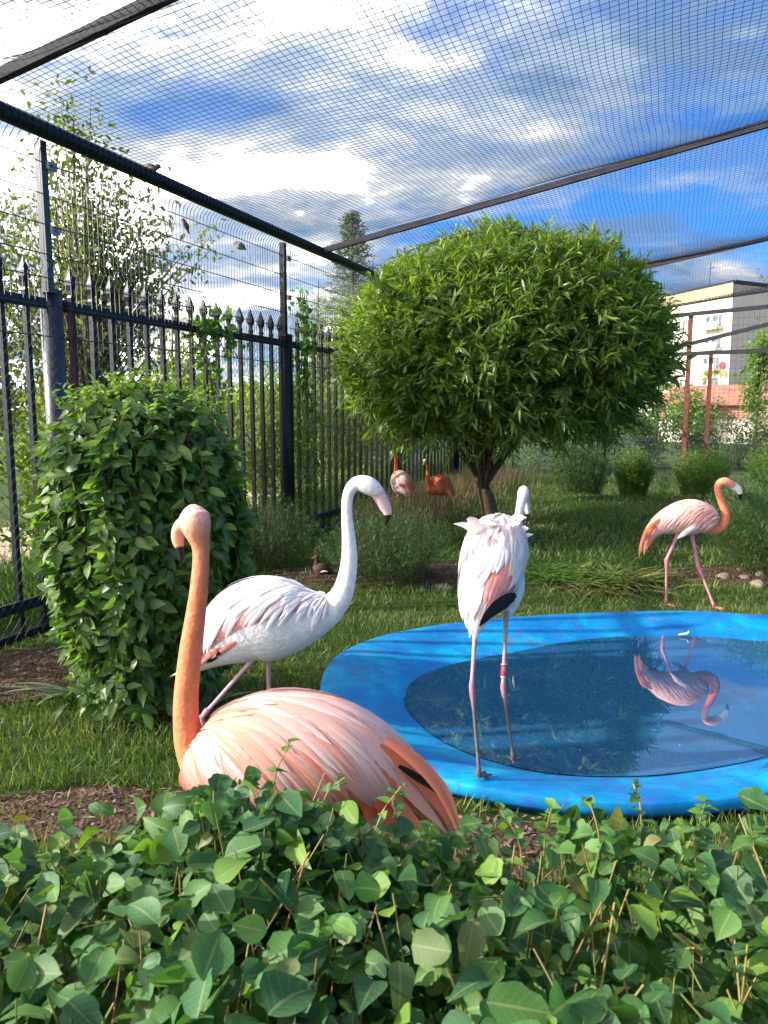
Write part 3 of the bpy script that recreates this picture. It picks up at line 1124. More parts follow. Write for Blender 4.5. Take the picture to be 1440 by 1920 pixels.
# ------------------------------------------------------------------ leaves
def leaf_tmpl(ts, ws, droop=0.15, fold=0.25, wave=0.0, asym=0.0):
    V, lat, tip = [], [], []
    rows = []
    for t, w in zip(ts, ws):
        z = -droop * t * t
        if w <= 0:
            rows.append([len(V)]); V.append((t, 0, z, 0)); lat.append(0); tip.append(t)
        else:
            r = []
            for y in (-1, 0, 1):
                r.append(len(V))
                V.append((t + (0.03 * asym * y), y * w * (1 + asym * .12 * y), z, fold * w * abs(y) + wave * y * math.sin(t * 7)))
                lat.append(y); tip.append(t)
            rows.append(r)
    Fq, Ft = [], []
    for a, b in zip(rows[:-1], rows[1:]):
        if len(a) == 1 and len(b) == 3:
            Ft += [(a[0], b[1], b[0]), (a[0], b[2], b[1])]
        elif len(a) == 3 and len(b) == 1:
            Ft += [(a[0], a[1], b[0]), (a[1], a[2], b[0])]
        else:
            Fq += [(a[0], a[1], b[1], b[0]), (a[1], a[2], b[2], b[1])]
    return dict(V=np.array(V, float), q=np.array(Fq, int).reshape(-1, 4), t=np.array(Ft, int).reshape(-1, 3), lat=np.array(lat, float), tip=np.array(tip, float))


BROAD = leaf_tmpl([0, .04, .14, .30, .48, .66, .82, .94, 1], [0, .20, .40, .49, .44, .31, .15, .04, 0], .20, .42)
BROAD2 = leaf_tmpl([0, .04, .15, .32, .52, .70, .86, .96, 1], [0, .18, .40, .50, .44, .40, .28, .14, 0], .42, .10, .05, .6)
BROAD3 = leaf_tmpl([0, .05, .16, .28, .40, .54, .70, .86, .96, 1], [0, .20, .40, .40, .47, .50, .38, .31, .15, 0], .05, .42, .06, -.7)
BROAD5 = leaf_tmpl([0, .05, .16, .34, .54, .72, .88, 1], [0, .18, .38, .49, .45, .32, .15, 0], .62, .55, .03, .4)
BROAD4 = leaf_tmpl([0, .05, .18, .40, .62, .80, .93, 1], [0, .16, .37, .49, .40, .23, .07, 0], -.10, .35, .04)
OVAL = leaf_tmpl([0, .2, .5, .8, 1], [0, .36, .5, .32, 0], .22, .22)
LANCE = leaf_tmpl([0, .35, .68, 1], [0, .5, .38, 0], .20, .35)
THIN = leaf_tmpl([0, .45, 1], [0, .5, 0], .15, .2)
BLADE = leaf_tmpl([0, .30, .62, .85, 1], [.30, .5, .42, .25, 0], .55, .5)


def frames(d, nrm):
    x = norm(d)
    z = nrm - (nrm * x).sum(1, keepdims=True) * x
    z = norm(z + 1e-9)
    return x, np.cross(z, x), z


def scatter(pos, d, nrm, L, Wd, T, rnd=None, rng=RNG):
    """leaf copies as raw arrays: V, quads, tris, rnd, lat, tip"""
    pos = np.asarray(pos, float); n = len(pos)
    L = np.broadcast_to(np.asarray(L, float), (n,)); Wd = np.broadcast_to(np.asarray(Wd, float), (n,))
    x, y, z = frames(np.asarray(d, float), np.asarray(nrm, float))
    tv = T['V']
    V = (pos[:, None] + (L[:, None] * tv[None, :, 0])[..., None] * x[:, None] + (Wd[:, None] * tv[None, :, 1])[..., None] * y[:, None]
         + (L[:, None] * tv[None, :, 2] + Wd[:, None] * tv[None, :, 3])[..., None] * z[:, None])
    k = len(tv)
    off = (np.arange(n) * k)[:, None, None]
    q = (T['q'][None] + off).reshape(-1, 4); t = (T['t'][None] + off).reshape(-1, 3)
    rnd = rng.random(n) if rnd is None else rnd
    return V.reshape(-1, 3), q, t, np.repeat(rnd, k), np.tile(T['lat'], n), np.tile(T['tip'], n)


def join(parts):
    Vs, qs, ts, r, la, ti = [], [], [], [], [], []
    n = 0
    for V, q, t, a, b, c in parts:
        Vs.append(V); qs.append(q + n); ts.append(t + n); r.append(a); la.append(b); ti.append(c); n += len(V)
    return np.concatenate(Vs), np.concatenate(qs), np.concatenate(ts), np.concatenate(r), np.concatenate(la), np.concatenate(ti)


def foliage(name, parts, mat, parent=None, kind='stuff', smooth=True):
    V, q, t, r, la, ti = join(parts)
    me = np_mesh(name, V, [q, t], mat, dict(rnd=r * 0.999, lat=la, tip=ti, leafy=np.ones(len(V))), smooth, origin=None if parent is None else parent.location)
    o = link(name, me, parent)
    if kind: o['kind'] = kind
    return o


def tmpl_mesh(name, T, mat, aspect=.8):
    V = T['V'][:, :3].copy(); V[:, 2] += T['V'][:, 3] * aspect
    return np_mesh(name, V, [T['q'], T['t']], mat, dict(rnd=np.zeros(len(V)), lat=T['lat'], tip=T['tip'], leafy=np.ones(len(V))))


def leaf_objects(pos, d, nrm, L, Wd, meshes, parent):
    x, y, z = frames(np.asarray(d), np.asarray(nrm))
    o0 = np.array(parent.location)
    for i in range(len(pos)):
        o = bpy.data.objects.new('leaf', meshes[i % len(meshes)])
        COL.objects.link(o)
        o.parent = parent
        m = Matrix.Identity(4)
        for r in range(3):
            m[r][0] = x[i][r] * L[i]; m[r][1] = y[i][r] * Wd[i]; m[r][2] = z[i][r] * L[i]; m[r][3] = pos[i][r] - o0[r]
        o.matrix_local = m


def visible_rank(pos, score, size_px=9.0):
    """crude depth buffer over leaf points: nearest few per cell count as showing"""
    u, v, w = proj(pos)
    cell = (np.floor(u / size_px).astype(int) * 10000 + np.floor(v / size_px).astype(int))
    order = np.lexsort((w, cell))
    c = cell[order]
    first = np.r_[True, c[1:] != c[:-1]]
    vis = np.zeros(len(pos), bool); vis[order[first]] = True
    inframe = (u > 0) & (u < 1440) & (v > 0) & (v < 1920) & (w > 0.1)
    return np.argsort(-(score / w) * np.where(vis & inframe, 1.0, 0.01))


def rand_dirs(n, rng=RNG):
    return norm(rng.normal(size=(n, 3)))


M['hedge_leaf'] = mat_leaf('hedge_leaf', [(0.026, 0.082, 0.030), (0.036, 0.110, 0.036), (0.048, 0.138, 0.042), (0.036, 0.106, 0.040), (0.062, 0.160, 0.038), (0.042, 0.122, 0.040), (0.095, 0.200, 0.034), (0.044, 0.124, 0.044), (0.068, 0.165, 0.034), (0.155, 0.265, 0.034), (0.052, 0.145, 0.042), (0.17, 0.17, 0.06)], 0.52, 0.28, vein=True, spec=0.30)
M['bush_leaf'] = mat_leaf('bush_leaf', [(0.046, 0.108, 0.026), (0.070, 0.150, 0.030), (0.084, 0.170, 0.034), (0.140, 0.225, 0.036), (0.095, 0.172, 0.052), (0.18, 0.25, 0.05)], 0.42, 0.40, vein=True)
M['bush_tip'] = mat_leaf('bush_tip', [(0.10, 0.20, 0.030), (0.14, 0.24, 0.045), (0.19, 0.24, 0.06)], 0.45, 0.4)
M['willow_leaf'] = mat_leaf('willow_leaf', [(0.088, 0.155, 0.022), (0.130, 0.205, 0.030), (0.175, 0.250, 0.042), (0.110, 0.185, 0.028), (0.225, 0.285, 0.070)], 0.38, 0.40)
M['low_leaf'] = mat_leaf('low_leaf', [(0.040, 0.095, 0.030), (0.060, 0.130, 0.036), (0.090, 0.160, 0.048)], 0.5, 0.35)
M['bright_leaf'] = mat_leaf('bright_leaf', [(0.075, 0.150, 0.020), (0.110, 0.200, 0.026), (0.160, 0.240, 0.035)], 0.5, 0.4)
M['far_leaf'] = mat_leaf('far_leaf', [(0.105, 0.165, 0.026), (0.150, 0.215, 0.036), (0.205, 0.255, 0.060), (0.095, 0.150, 0.032)], 0.5, 0.55)
M['pale_leaf'] = mat_leaf('pale_leaf', [(0.10, 0.14, 0.035), (0.15, 0.18, 0.055), (0.11, 0.15, 0.040), (0.075, 0.115, 0.030)], 0.5, 0.42)
M['conifer'] = mat_leaf('conifer_needles', [(0.060, 0.100, 0.045), (0.085, 0.125, 0.055)], 0.6, 0.3)
M['grass_blade'] = mat_leaf('grass_blade', [(0.054, 0.112, 0.020), (0.078, 0.148, 0.024), (0.110, 0.182, 0.032), (0.150, 0.208, 0.046), (0.23, 0.215, 0.085)], 0.5, 0.35)
M['dry_grass'] = mat_leaf('dry_grass', [(0.30, 0.23, 0.11), (0.38, 0.30, 0.15), (0.22, 0.19, 0.08)], 0.7, 0.3, tcol=(1.2, 1.1, .8))
M['lily_leaf'] = mat_leaf('lily_leaf', [(0.16, 0.22, 0.04), (0.24, 0.25, 0.06), (0.09, 0.16, 0.03), (0.32, 0.28, 0.10)], 0.5, 0.35)
M['iris_leaf'] = mat_leaf('iris_leaf', [(0.16, 0.22, 0.13), (0.24, 0.29, 0.18)], 0.45, 0.3)
M['vine_leaf'] = mat_leaf('vine_leaf', [(0.050, 0.125, 0.020), (0.080, 0.165, 0.028), (0.120, 0.210, 0.035)], 0.4, 0.4)
M['chip'] = mat_leaf('bark_chip', [(0.08, 0.05, 0.034), (0.14, 0.09, 0.06), (0.22, 0.165, 0.12)], 0.9, 0.0)


# ------------------------------------------------------------------ foreground hedge
def hedge_top(x, y):
    w = np.array([mnoise.noise(Vector((a * 3.2, b * 4.0, 1.7))) for a, b in zip(np.ravel(x), np.ravel(y))]).reshape(np.shape(x))
    w2 = np.array([mnoise.noise(Vector((a * 9.0, b * 9.0, 4.7))) for a, b in zip(np.ravel(x), np.ravel(y))]).reshape(np.shape(x))
    base = 0.910 + 0.048 * w + 0.020 * w2
    edge = np.clip((np.asarray(y) - 1.12) / 0.18, 0, 1)
    base = base - 0.05 * edge ** 2
    # a dip behind which the soil by the tail shows
    base = base - 0.055 * np.exp(-((np.asarray(x) - 0.13) / 0.10) ** 2) * np.clip((np.asarray(y) - .95) / .25, 0, 1)
    base = base - 0.035 * np.exp(-((np.asarray(x) + 0.62) / 0.22) ** 2) * np.clip((np.asarray(y) - 1.0) / .2, 0, 1)
    base = base + 0.085 * np.exp(-((np.asarray(x) + 0.22) / 0.20) ** 2) * np.clip((np.asarray(y) - .95) / .2, 0, 1)
    return base


def build_hedge():
    rng = np.random.default_rng(11)
    root = empty('clipped_hedge', (0.05, 0.85, 0))
    tag(root, 'clipped broad-leaved green hedge with cut stems across the bottom of the view', 'hedge')
    x0, x1, y0, y1 = -1.25, 1.35, 0.42, 1.26
    n = 12500
    X = rng.uniform(x0, x1, n); Y = rng.uniform(y0, y1, n)
    T_ = hedge_top(X, Y)
    n_x = 1500                                         # a thicker flank where the orange bird stands close behind
    X[:n_x] = rng.uniform(-.48, .12, n_x); Y[:n_x] = rng.uniform(1.12, 1.30, n_x)
    T_ = hedge_top(X, Y)
    dep = rng.random(n) ** 1.5 * 0.30
    dep[:n_x] = rng.random(n_x) * .42
    Z = T_ - dep + rng.normal(0, .008, n)
    back = rng.random(n) < 0.28; back[:n_x] = False                      # the far flank of the hedge
    Y = np.where(back, y1 + rng.uniform(-.05, .03, n), Y)
    Z = np.where(back, T_ - rng.random(n) ** 1.2 * .75 - 0.02, Z)
    pos = np.stack([X, Y, Z], 1)
    ph = rng.uniform(0, 2 * math.pi, n)
    tilt = rng.normal(-0.18, 0.42, n)
    d = np.stack([np.cos(ph), np.sin(ph), tilt], 1)
    nr = np.stack([rng.normal(0, .55, n), rng.normal(-.2, .55, n), np.ones(n)], 1)
    L = (.022 + .042 * rng.random(n) ** 1.2) * (0.95 + .38 * (Y < .84)); Wd = L * rng.uniform(.70, .92, n)
    young = rng.random(n) < .10
    L = np.where(young, L * .65, L); Wd = np.where(young, Wd * .6, Wd)
    gap = np.array([mnoise.noise(Vector((a * 11, b_ * 13, 8.1))) for a, b_ in zip(X, Y)])
    keep = (gap > -.24) | (T_ - Z > .09) | ((np.abs(X + .2) < .3) & (Y > .9))
    pos, d, nr, L, Wd, Z = pos[keep], d[keep], nr[keep], L[keep], Wd[keep], Z[keep]
    mid = pos + norm(d) * (L / 2)[:, None]
    order = visible_rank(mid, L * (1 + 0.0 * Z), 20)
    sel = order[:300]; rest = order[300:]
    meshes = [tmpl_mesh('leaf', t, M['hedge_leaf']) for t in (BROAD, BROAD2, BROAD3, BROAD5, BROAD4)]
    leaf_objects(pos[sel], d[sel], nr[sel], L[sel], Wd[sel], meshes, root)
    parts = []
    for k, t in enumerate((BROAD, BROAD2, BROAD3, BROAD5, BROAD4)):
        i = rest[k::5]
        parts.append(scatter(pos[i], d[i], nr[i], L[i], Wd[i], t, rng=rng))
    foliage('foliage', parts, M['hedge_leaf'], root)
    # stems: short cut stubs, a few long shoots with leaves
    st, en, rr = [], [], []
    for _ in range(650):
        x = rng.uniform(x0, x1); y = rng.uniform(y0, y1)
        t = float(hedge_top(np.array([x]), np.array([y]))[0])
        a = np.array([x, y, t - rng.uniform(.08, .2)]); b = np.array([x + rng.normal(0, .05), y + rng.normal(0, .05), t + rng.uniform(-.04, .022)])
        st.append(a); en.append(b); rr.append(rng.uniform(.0008, .0017))
    V, Fq = tubes_np(st, en, np.array(rr), 6)
    me = np_mesh('cut_stem', V, Fq, M['stem_yellow'], dict(rnd=np.repeat(rng.random(len(st)), 12)), origin=root.location)
    o = link('cut_stem', me, root); o['kind'] = 'stuff'
    lp = []
    shoots = [(-.195, 1.2, .115), (.035, 1.2, .13), (.075, 1.19, .12), (-.03, 1.17, .09), (.235, 1.16, .095), (.265, 1.2, .125), (.34, 1.1, .10), (.52, 1.2, .11),
              (.60, 1.15, .13), (-.33, 1.22, .05), (-.5, 1.1, .05), (.16, 1.2, .07), (.44, 1.22, .06), (-.12, 1.23, .07)]
    st = []
    P = []
    for x, y, h in shoots:
        t = float(hedge_top(np.array([x]), np.array([y]))[0])
        lean = rng.normal(0, .45, 2) * h
        h *= .62
        c = cr([(x, y, t - .16), (x + lean[0] * .3, y + lean[1] * .3, t), (x + lean[0], y + lean[1], t + h)], 9)
        P.append(c)
        for k in range(3, 9):
            for sgn in (-1, 1):
                if rng.random() < .25: continue
                an = rng.uniform(0, 6.28)
                dd = np.array([[math.cos(an), math.sin(an), .25]])
                l = rng.uniform(.022, .042) * (1 - .4 * (k / 8))
                lp.append(scatter([c[k]], dd, [[rng.normal(0, .4), rng.normal(0, .4), 1]], l, l * .75, BROAD, rng=rng, rnd=np.array([rng.uniform(.55, .98)])))
    V, Fq = strands_np(np.array(P), 0.0013, 6)
    me = np_mesh('long_shoot', V, Fq, M['stem_yellow'], dict(rnd=np.repeat(rng.random(len(P)), 9 * 6)), origin=root.location)
    o = link('long_shoot', me, root); o['kind'] = 'stuff'
    foliage('shoot_leaves', lp, M['hedge_leaf'], root)


build_hedge()


# ------------------------------------------------------------------ weeping bush on the left
def build_weeping_bush():
    rng = np.random.default_rng(5)
    b = G(284, 1335)
    root = empty('weeping_bush', b)
    tag(root, 'dense rounded weeping bush of hanging leafy strands by the black fence', 'bush')
    H = 1.74; R = 0.40

    def rad(z, ph):
        t = np.clip(z / H, 0, 1)
        r = R * np.interp(t, [0, .1, .3, .6, .82, .93, 1], [.62, .80, .97, 1.03, .97, .78, .36])
        return r * (1 + .07 * np.sin(3 * ph + 1) + .05 * np.sin(7 * ph) + .10 * np.sin(5 * t + 4 * ph) * np.sin(9 * t + 1.5 * ph))
    P = []; pos, d, nr, L, tipf = [], [], [], [], []
    for k in range(250):
        ph = rng.uniform(0, 2 * math.pi)
        zt = H * rng.uniform(.86, 1.0); zb = rng.uniform(.05, .75) if rng.random() < .6 else rng.uniform(.05, .3)
        inn = rng.uniform(.74, 1.14)
        zs = np.linspace(zt, zb, 14)
        rr = np.array([rad(z, ph) for z in zs]) * inn
        rr[0] *= .5; rr[1] *= .85
        phs = ph + np.cumsum(rng.normal(0, .03, 14))
        c = np.stack([b[0] + rr * np.cos(phs), b[1] + rr * np.sin(phs), zs + .04 * np.sin(np.arange(14) * .0)], 1)
        P.append(c)
        for i in range(1, 14):
            m = 3
            for _ in range(m):
                f = rng.random()
                p = c[i - 1] * (1 - f) + c[i] * f
                out = np.array([math.cos(phs[i]), math.sin(phs[i]), 0])
                tang = np.array([-out[1], out[0], 0])
                pos.append(p)
                dd = out * rng.uniform(-.1, 1.1) + tang * rng.normal(0, .9) + np.array([0, 0, rng.uniform(-1.0, .25)])
                d.append(dd)
                nr.append(out * .8 + np.array([0, 0, .8]) + rng.normal(0, .6, 3))
                L.append(rng.uniform(.055, .112))
                tipf.append(p[2] / H)
    # inner mass so one cannot see through
    n = 2600
    ph = rng.uniform(0, 6.283, n); z = rng.uniform(.08, H * .97, n)
    r = rad(z, ph) * rng.uniform(.45, .9, n)
    pos += list(np.stack([b[0] + r * np.cos(ph), b[1] + r * np.sin(ph), z], 1)); d += list(rand_dirs(n, rng) - [0, 0, .5]); nr += list(np.stack([np.cos(ph), np.sin(ph), np.full(n, .6)], 1) + rng.normal(0, .4, (n, 3)))
    L += list(rng.uniform(.05, .08, n)); tipf += list(z / H)
    pos = np.array(pos); d = np.array(d); nr = np.array(nr); L = np.array(L)
    Wd = L * rng.uniform(.42, .56, len(L))
    order = visible_rank(pos + norm(d) * (L / 2)[:, None], L, 17)
    sel, rest = order[:300], order[300:]
    meshes = [tmpl_mesh('leaf', t, M['bush_leaf'], .5) for t in (OVAL, BROAD4, BROAD)]
    leaf_objects(pos[sel], d[sel], nr[sel], L[sel], Wd[sel], meshes, root)
    foliage('foliage', [scatter(pos[i], d[i], nr[i], L[i], Wd[i], t, rng=rng) for i, t in ((rest[0::3], OVAL), (rest[1::3], BROAD4), (rest[2::3], BROAD))], M['bush_leaf'], root)
    V, Fq = strands_np(np.array(P), 0.0022, 4)
    o = link('hanging_stem', np_mesh('hanging_stem', V, Fq, M['stem_brown'], origin=root.location), root); o['kind'] = 'stuff'
    # fresh upright shoots on the crown of it
    lp = []
    P = []
    for _ in range(95):
        ph = rng.uniform(0, 6.28); q = R * math.sqrt(rng.random()) * .9
        z0 = H * (1 - .10 * (q / R) ** 2) - .08
        a = np.array([b[0] + q * math.cos(ph), b[1] + q * math.sin(ph), z0])
        e = a + np.array([rng.normal(0, .05) + .05 * math.cos(ph), rng.normal(0, .05) + .05 * math.sin(ph), rng.uniform(.06, .15)])
        P.append(np.linspace(a, e, 4))
        m = 7
        f = np.linspace(.2, 1, m)
        pp = a + (e - a) * f[:, None]
        dd = rand_dirs(m, rng) * [1, 1, .4] + [0, 0, .55]
        lp.append(scatter(pp, dd, rand_dirs(m, rng) * .6 + [0, 0, 1], rng.uniform(.03, .06, m), rng.uniform(.015, .026, m), OVAL, rng=rng))
    foliage('young_leaves', lp, M['bush_tip'], root)
    mb = MB()
    mb.tube([b + [0, 0, -.02], b + [.02, 0, .6], b + [0, .02, 1.5]], [.035, .03, .02], 8)
    mb.build('trunk', M['bark'], root, smooth=True)


build_weeping_bush()


# ------------------------------------------------------------------ the round willow
def build_willow():
    rng = np.random.default_rng(21)
    root = empty('willow_tree', TREE)
    tag(root, 'round-headed willow with narrow leaves and a short forked trunk on the lawn', 'tree')
    z_f = 0.50
    top = TREE + np.array([-.06, 0, z_f])
    mb = MB()
    mb.tube(cr([TREE + [.09, 0, -.05], TREE + [.06, 0, .08], TREE + [0, 0, .35], top], 10), np.linspace(.135, .092, 10), 14)
    mb.build('trunk', M['bark'], root, smooth=True)
    ends = []
    for k in range(30):
        ph = k * 2.399 + rng.normal(0, .2)
        el = rng.uniform(.36, 1.25)
        u = np.array([math.cos(ph) * math.cos(el), math.sin(ph) * math.cos(el), math.sin(el)])
        r = rng.uniform(.62, .86)
        e = TREE_C + TREE_R * u * r * np.array([1, 1, .8])
        if el < .3: e[2] = z_f + rng.uniform(.45, .9)
        m = top * .45 + e * .55 + np.array([0, 0, .10 - .16 * (el < .6)]) + rng.normal(0, .08, 3)
        c = cr([top - [0, 0, .12], top + norm(m - top) * .2 + rng.normal(0, .02, 3), m, e], 12)
        mb = MB()
        mb.tube(c, np.linspace(rng.uniform(.026, .050), .009, 12), 7)
        lim = mb.build('limb', M['bark'], root, smooth=True)
        ends.append(c)
        for _ in range(3):
            i = rng.integers(4, 9)
            e2 = c[i] + norm(c[-1] - c[i] + rng.normal(0, .5, 3)) * rng.uniform(.5, 1.0)
            mb = MB(); mb.tube(cr([c[i], (c[i] + e2) / 2 + rng.normal(0, .06, 3), e2], 7), np.linspace(.016, .005, 7), 5)
            mb.build('twig', M['bark'], lim, smooth=True, origin=root.location)
    # sprigs
    n = 6300
    u = rand_dirs(n * 3, rng)
    keep = (u[:, 2] > -.80) & ((u[:, 1] < .25) | (rng.random(len(u)) < .5))
    u = u[keep][:n]; n = len(u)
    lump = np.array([mnoise.noise(Vector(tuple(a * 2.1))) for a in u]) * .10 + np.array([mnoise.noise(Vector(tuple(a * 5.3 + 9))) for a in u]) * .055
    f = 1 - rng.random(n) ** 1.5 * .55 + lump
    # underside rises towards the trunk
    p0 = TREE_C + TREE_R * u * f[:, None]
    hr = np.hypot(p0[:, 0] - TREE_C[0], p0[:, 1] - TREE_C[1]) / TREE_R[0]
    floor = 1.48 - .52 * np.clip(hr, 0, 1) + rng.normal(0, .10, n)
    floor = floor - .34 * np.clip((TREE_C[0] - .5 - p0[:, 0]) / TREE_R[0], 0, 1)
    p0[:, 2] = np.maximum(p0[:, 2], floor)
    g = norm(u * .75 + np.array([0, 0, .38]) + rng.normal(0, .42, (n, 3)))
    ln = rng.uniform(.16, .36, n)
    m = 13
    fr = np.linspace(0.08, 1, m)
    pos = (p0[:, None] + g[:, None] * (ln[:, None] * fr)[..., None] - np.array([0, 0, 1.]) * (ln[:, None] * fr ** 2 * .18)[..., None]).reshape(-1, 3)
    gg = np.repeat(g, m, 0)
    side = norm(np.cross(gg, rand_dirs(len(gg), rng)))
    d = gg * rng.uniform(.45, 1.0, len(gg))[:, None] + side * rng.uniform(.35, .9, len(gg))[:, None] - np.array([0, 0, .15])
    nr = rand_dirs(len(gg), rng) * .7 + np.array([0, 0, .8]) + .35 * np.repeat(u, m, 0)
    L = rng.uniform(.10, .195, len(gg)); Wd = L * rng.uniform(.155, .23, len(gg))
    order = visible_rank(pos + norm(d) * (L / 2)[:, None], L, 14)
    sel, rest = order[:300], order[300:]
    leaf_objects(pos[sel], d[sel], nr[sel], L[sel], Wd[sel], [tmpl_mesh('leaf', LANCE, M['willow_leaf'], .16)], root)
    rn = np.clip(np.repeat(rng.random(n), m) * .55 + rng.random(len(gg)) * .45, 0, 1)
    foliage('crown', [scatter(pos[rest], d[rest], nr[rest], L[rest], Wd[rest], LANCE, rnd=rn[rest], rng=rng)], M['willow_leaf'], root)
    V, Fq = tubes_np(p0 - g * .1, p0 + g * (ln * .95)[:, None], .0028, 3)
    o = link('fine_twigs', np_mesh('fine_twigs', V, Fq, M['bark'], origin=root.location), root); o['kind'] = 'stuff'


build_willow()


# ------------------------------------------------------------------ low shrubs inside
def shoot_bush(name, label, base, rx, ry, h, n, m, L, Wr, mat, T=THIN, up=.7, seed=0, group=None, dark=True, flat=.55, stem_r=.002):
    """many shoots rising from the foot into a rounded mound, narrow leaves all along them"""
    rng = np.random.default_rng(seed)
    root = empty(name, base)
    tag(root, label, 'shrub', group)
    ph = rng.uniform(0, 6.283, n); q = np.sqrt(rng.random(n))
    foot = np.stack([base[0] + rx * .55 * q * np.cos(ph), base[1] + ry * .55 * q * np.sin(ph), np.zeros(n)], 1)
    hh = h * (1 - flat * q ** 2) * rng.uniform(.72, 1.06, n)
    tip = np.stack([base[0] + rx * q * np.cos(ph), base[1] + ry * q * np.sin(ph), hh], 1) + rng.normal(0, .03, (n, 3)) * rx
    midp = foot * .5 + tip * .5; midp[:, 2] += .10 * h
    fr = np.linspace(.12, 1.0, m)
    a = (1 - fr) ** 2; b_ = 2 * fr * (1 - fr); c = fr ** 2
    C = foot[:, None] * a[None, :, None] + midp[:, None] * b_[None, :, None] + tip[:, None] * c[None, :, None]
    pos = C.reshape(-1, 3)
    tg = norm(np.gradient(C, axis=1)).reshape(-1, 3)
    k = len(pos)
    d = tg * up + rand_dirs(k, rng) * .75
    nr = rand_dirs(k, rng) * .6 + [0, 0, 1]
    l = rng.uniform(.7, 1.25, k) * L
    foliage('foliage', [scatter(pos, d, nr, l, l * Wr, T, rng=rng)], mat, root)
    V, Fq = strands_np(C[: max(30, n // 3), ::3], stem_r, 3)
    o = link('stems', np_mesh('stems', V, Fq, M['stem_brown'], origin=root.location), root); o['kind'] = 'stuff'
    return root


LG = 'low bushes in the enclosure'
shoot_bush('low_bush', 'small dark fine-leaved bush between weeping bush and the fence foot', G(510, 1062), .50, .5, .78, 420, 22, .045, .12, M['low_leaf'], seed=1, group=LG)
shoot_bush('low_bush', 'wide dark fine-leaved bush behind the long-necked white flamingo', G(722, 1092), .66, .6, .82, 620, 24, .050, .12, M['low_leaf'], seed=2, group=LG)
shoot_bush('low_bush', 'largest dark low bush beside the walking flamingo and the stones', G(1462, 1078), .80, .9, .98, 950, 26, .065, .12, M['low_leaf'], seed=3, group=LG, flat=.35)
BG_ = 'rounded shrubs along the far end'
for px, py, rx, h, sd, lb, mt in ((1088, 936, .58, 1.05, 11, 'dark rounded shrub nearest to the willow along the far wire', 'low_leaf'),
                                  (1186, 938, .36, .92, 12, 'small bright green shrub second from the willow along the far wire', 'bright_leaf'),
                                  (1312, 938, .52, .98, 13, 'bright yellow-green shrub at the foot of the red posts', 'bright_leaf'),
                                  (1450, 925, .55, 1.02, 14, 'bright shrub cut by the frame above the large low bush', 'bright_leaf')):
    shoot_bush('rounded_shrub', lb, G(px, py), rx, rx, h, 330, 20, .055, .30, M[mt], T=LANCE, seed=sd, group=BG_, flat=.35)


# ------------------------------------------------------------------ trees and bushes beyond the fences
def leafy(name, label, cat, base, clusters, L, Wr, mat, trunk_r=.06, height=4.0, seed=0, group=None, T=OVAL, droop=.2, limbs=9, bark='bark_grey'):
    rng = np.random.default_rng(seed)
    base = np.asarray(base, float).copy(); base[2] = 0
    root = empty(name, base)
    tag(root, label, cat, group)
    pos, nn = [], []
    P = []
    mb = MB()
    if trunk_r > .015:
        mb.tube(cr([base - [0, 0, .05], base + [.03, .02, height * .35], base + [-.04, .03, height * .7], base + [0, 0, height * .95]], 12), np.linspace(trunk_r, trunk_r * .2, 12), 9)
        tr = mb.build('trunk', M[bark], root, smooth=True)
    for (c, r, n) in clusters:
        c = np.asarray(c, float) + base; r = np.asarray(r, float)
        ns = max(6, n // 45)
        uu = rand_dirs(ns, rng)
        sc = c + r * uu * (rng.random(ns) ** .45)[:, None]
        for s in sc:
            k = n // ns
            h0 = np.clip((s[2] - base[2]) * .55, .05, height * .9)
            a = base + [0, 0, h0]
            P.append(cr([a, (a + s) / 2 + [0, 0, .08], s], 6))
            # leaves strung on the outer half of the branch, and around its tip
            f = rng.uniform(.5, 1.12, k)[:, None]
            q = a * (1 - f) + s * f + rng.normal(0, 1, (k, 3)) * r * .13
            pos.append(q)
    pos = np.concatenate(pos); k = len(pos)
    d = rand_dirs(k, rng) - [0, 0, droop]
    nr = rand_dirs(k, rng) + [0, 0, .6]
    l = rng.uniform(.7, 1.3, k) * L
    foliage('crown', [scatter(pos, d, nr, l, l * Wr, T, rng=rng)], mat, root)
    V, Fq = strands_np(np.array(P), np.linspace(max(trunk_r * .3, .006), .004, 6), 3)
    o = link('limbs', np_mesh('limbs', V, Fq, M[bark], origin=root.location), root); o['kind'] = 'stuff'
    return root


TG = 'trees beyond the black fence'
leafy('birch_tree', 'tall thin pale-leaved tree behind the grey post of the fence', 'tree', at(165, 760, 8.3), [((0, 0, 2.9), (1.0, .8, 1.3), 5600), ((.1, 0, 4.1), (.55, .5, .9), 1300), ((0.9, .3, 3.2), (.6, .4, .5), 420)], .075, .42, M['pale_leaf'], .05, 4.8, seed=31, group=TG)
leafy('birch_tree', 'leafy pale tree at the edge of the photo beyond the spear tips', 'tree', at(-60, 760, 8.8), [((0, 0, 2.6), (1.0, .9, 1.5), 5200), ((0.3, 0, 4.0), (.6, .5, .7), 500)], .08, .42, M['pale_leaf'], .06, 4.6, seed=32, group=TG)
leafy('young_tree', 'slim young tree seen through the panels before the second square post', 'tree', at(330, 760, 10.5), [((0, 0, 1.9), (.8, .7, 1.0), 2200)], .08, .45, M['far_leaf'], .04, 3.0, seed=33, group=TG)
leafy('young_tree', 'light feathery tree between the second square post and the willow', 'tree', at(600, 760, 16.0), [((0, 0, 2.6), (.75, .7, 1.5), 2400)], .09, .30, M['far_leaf'], .05, 4.4, seed=34, group=TG)


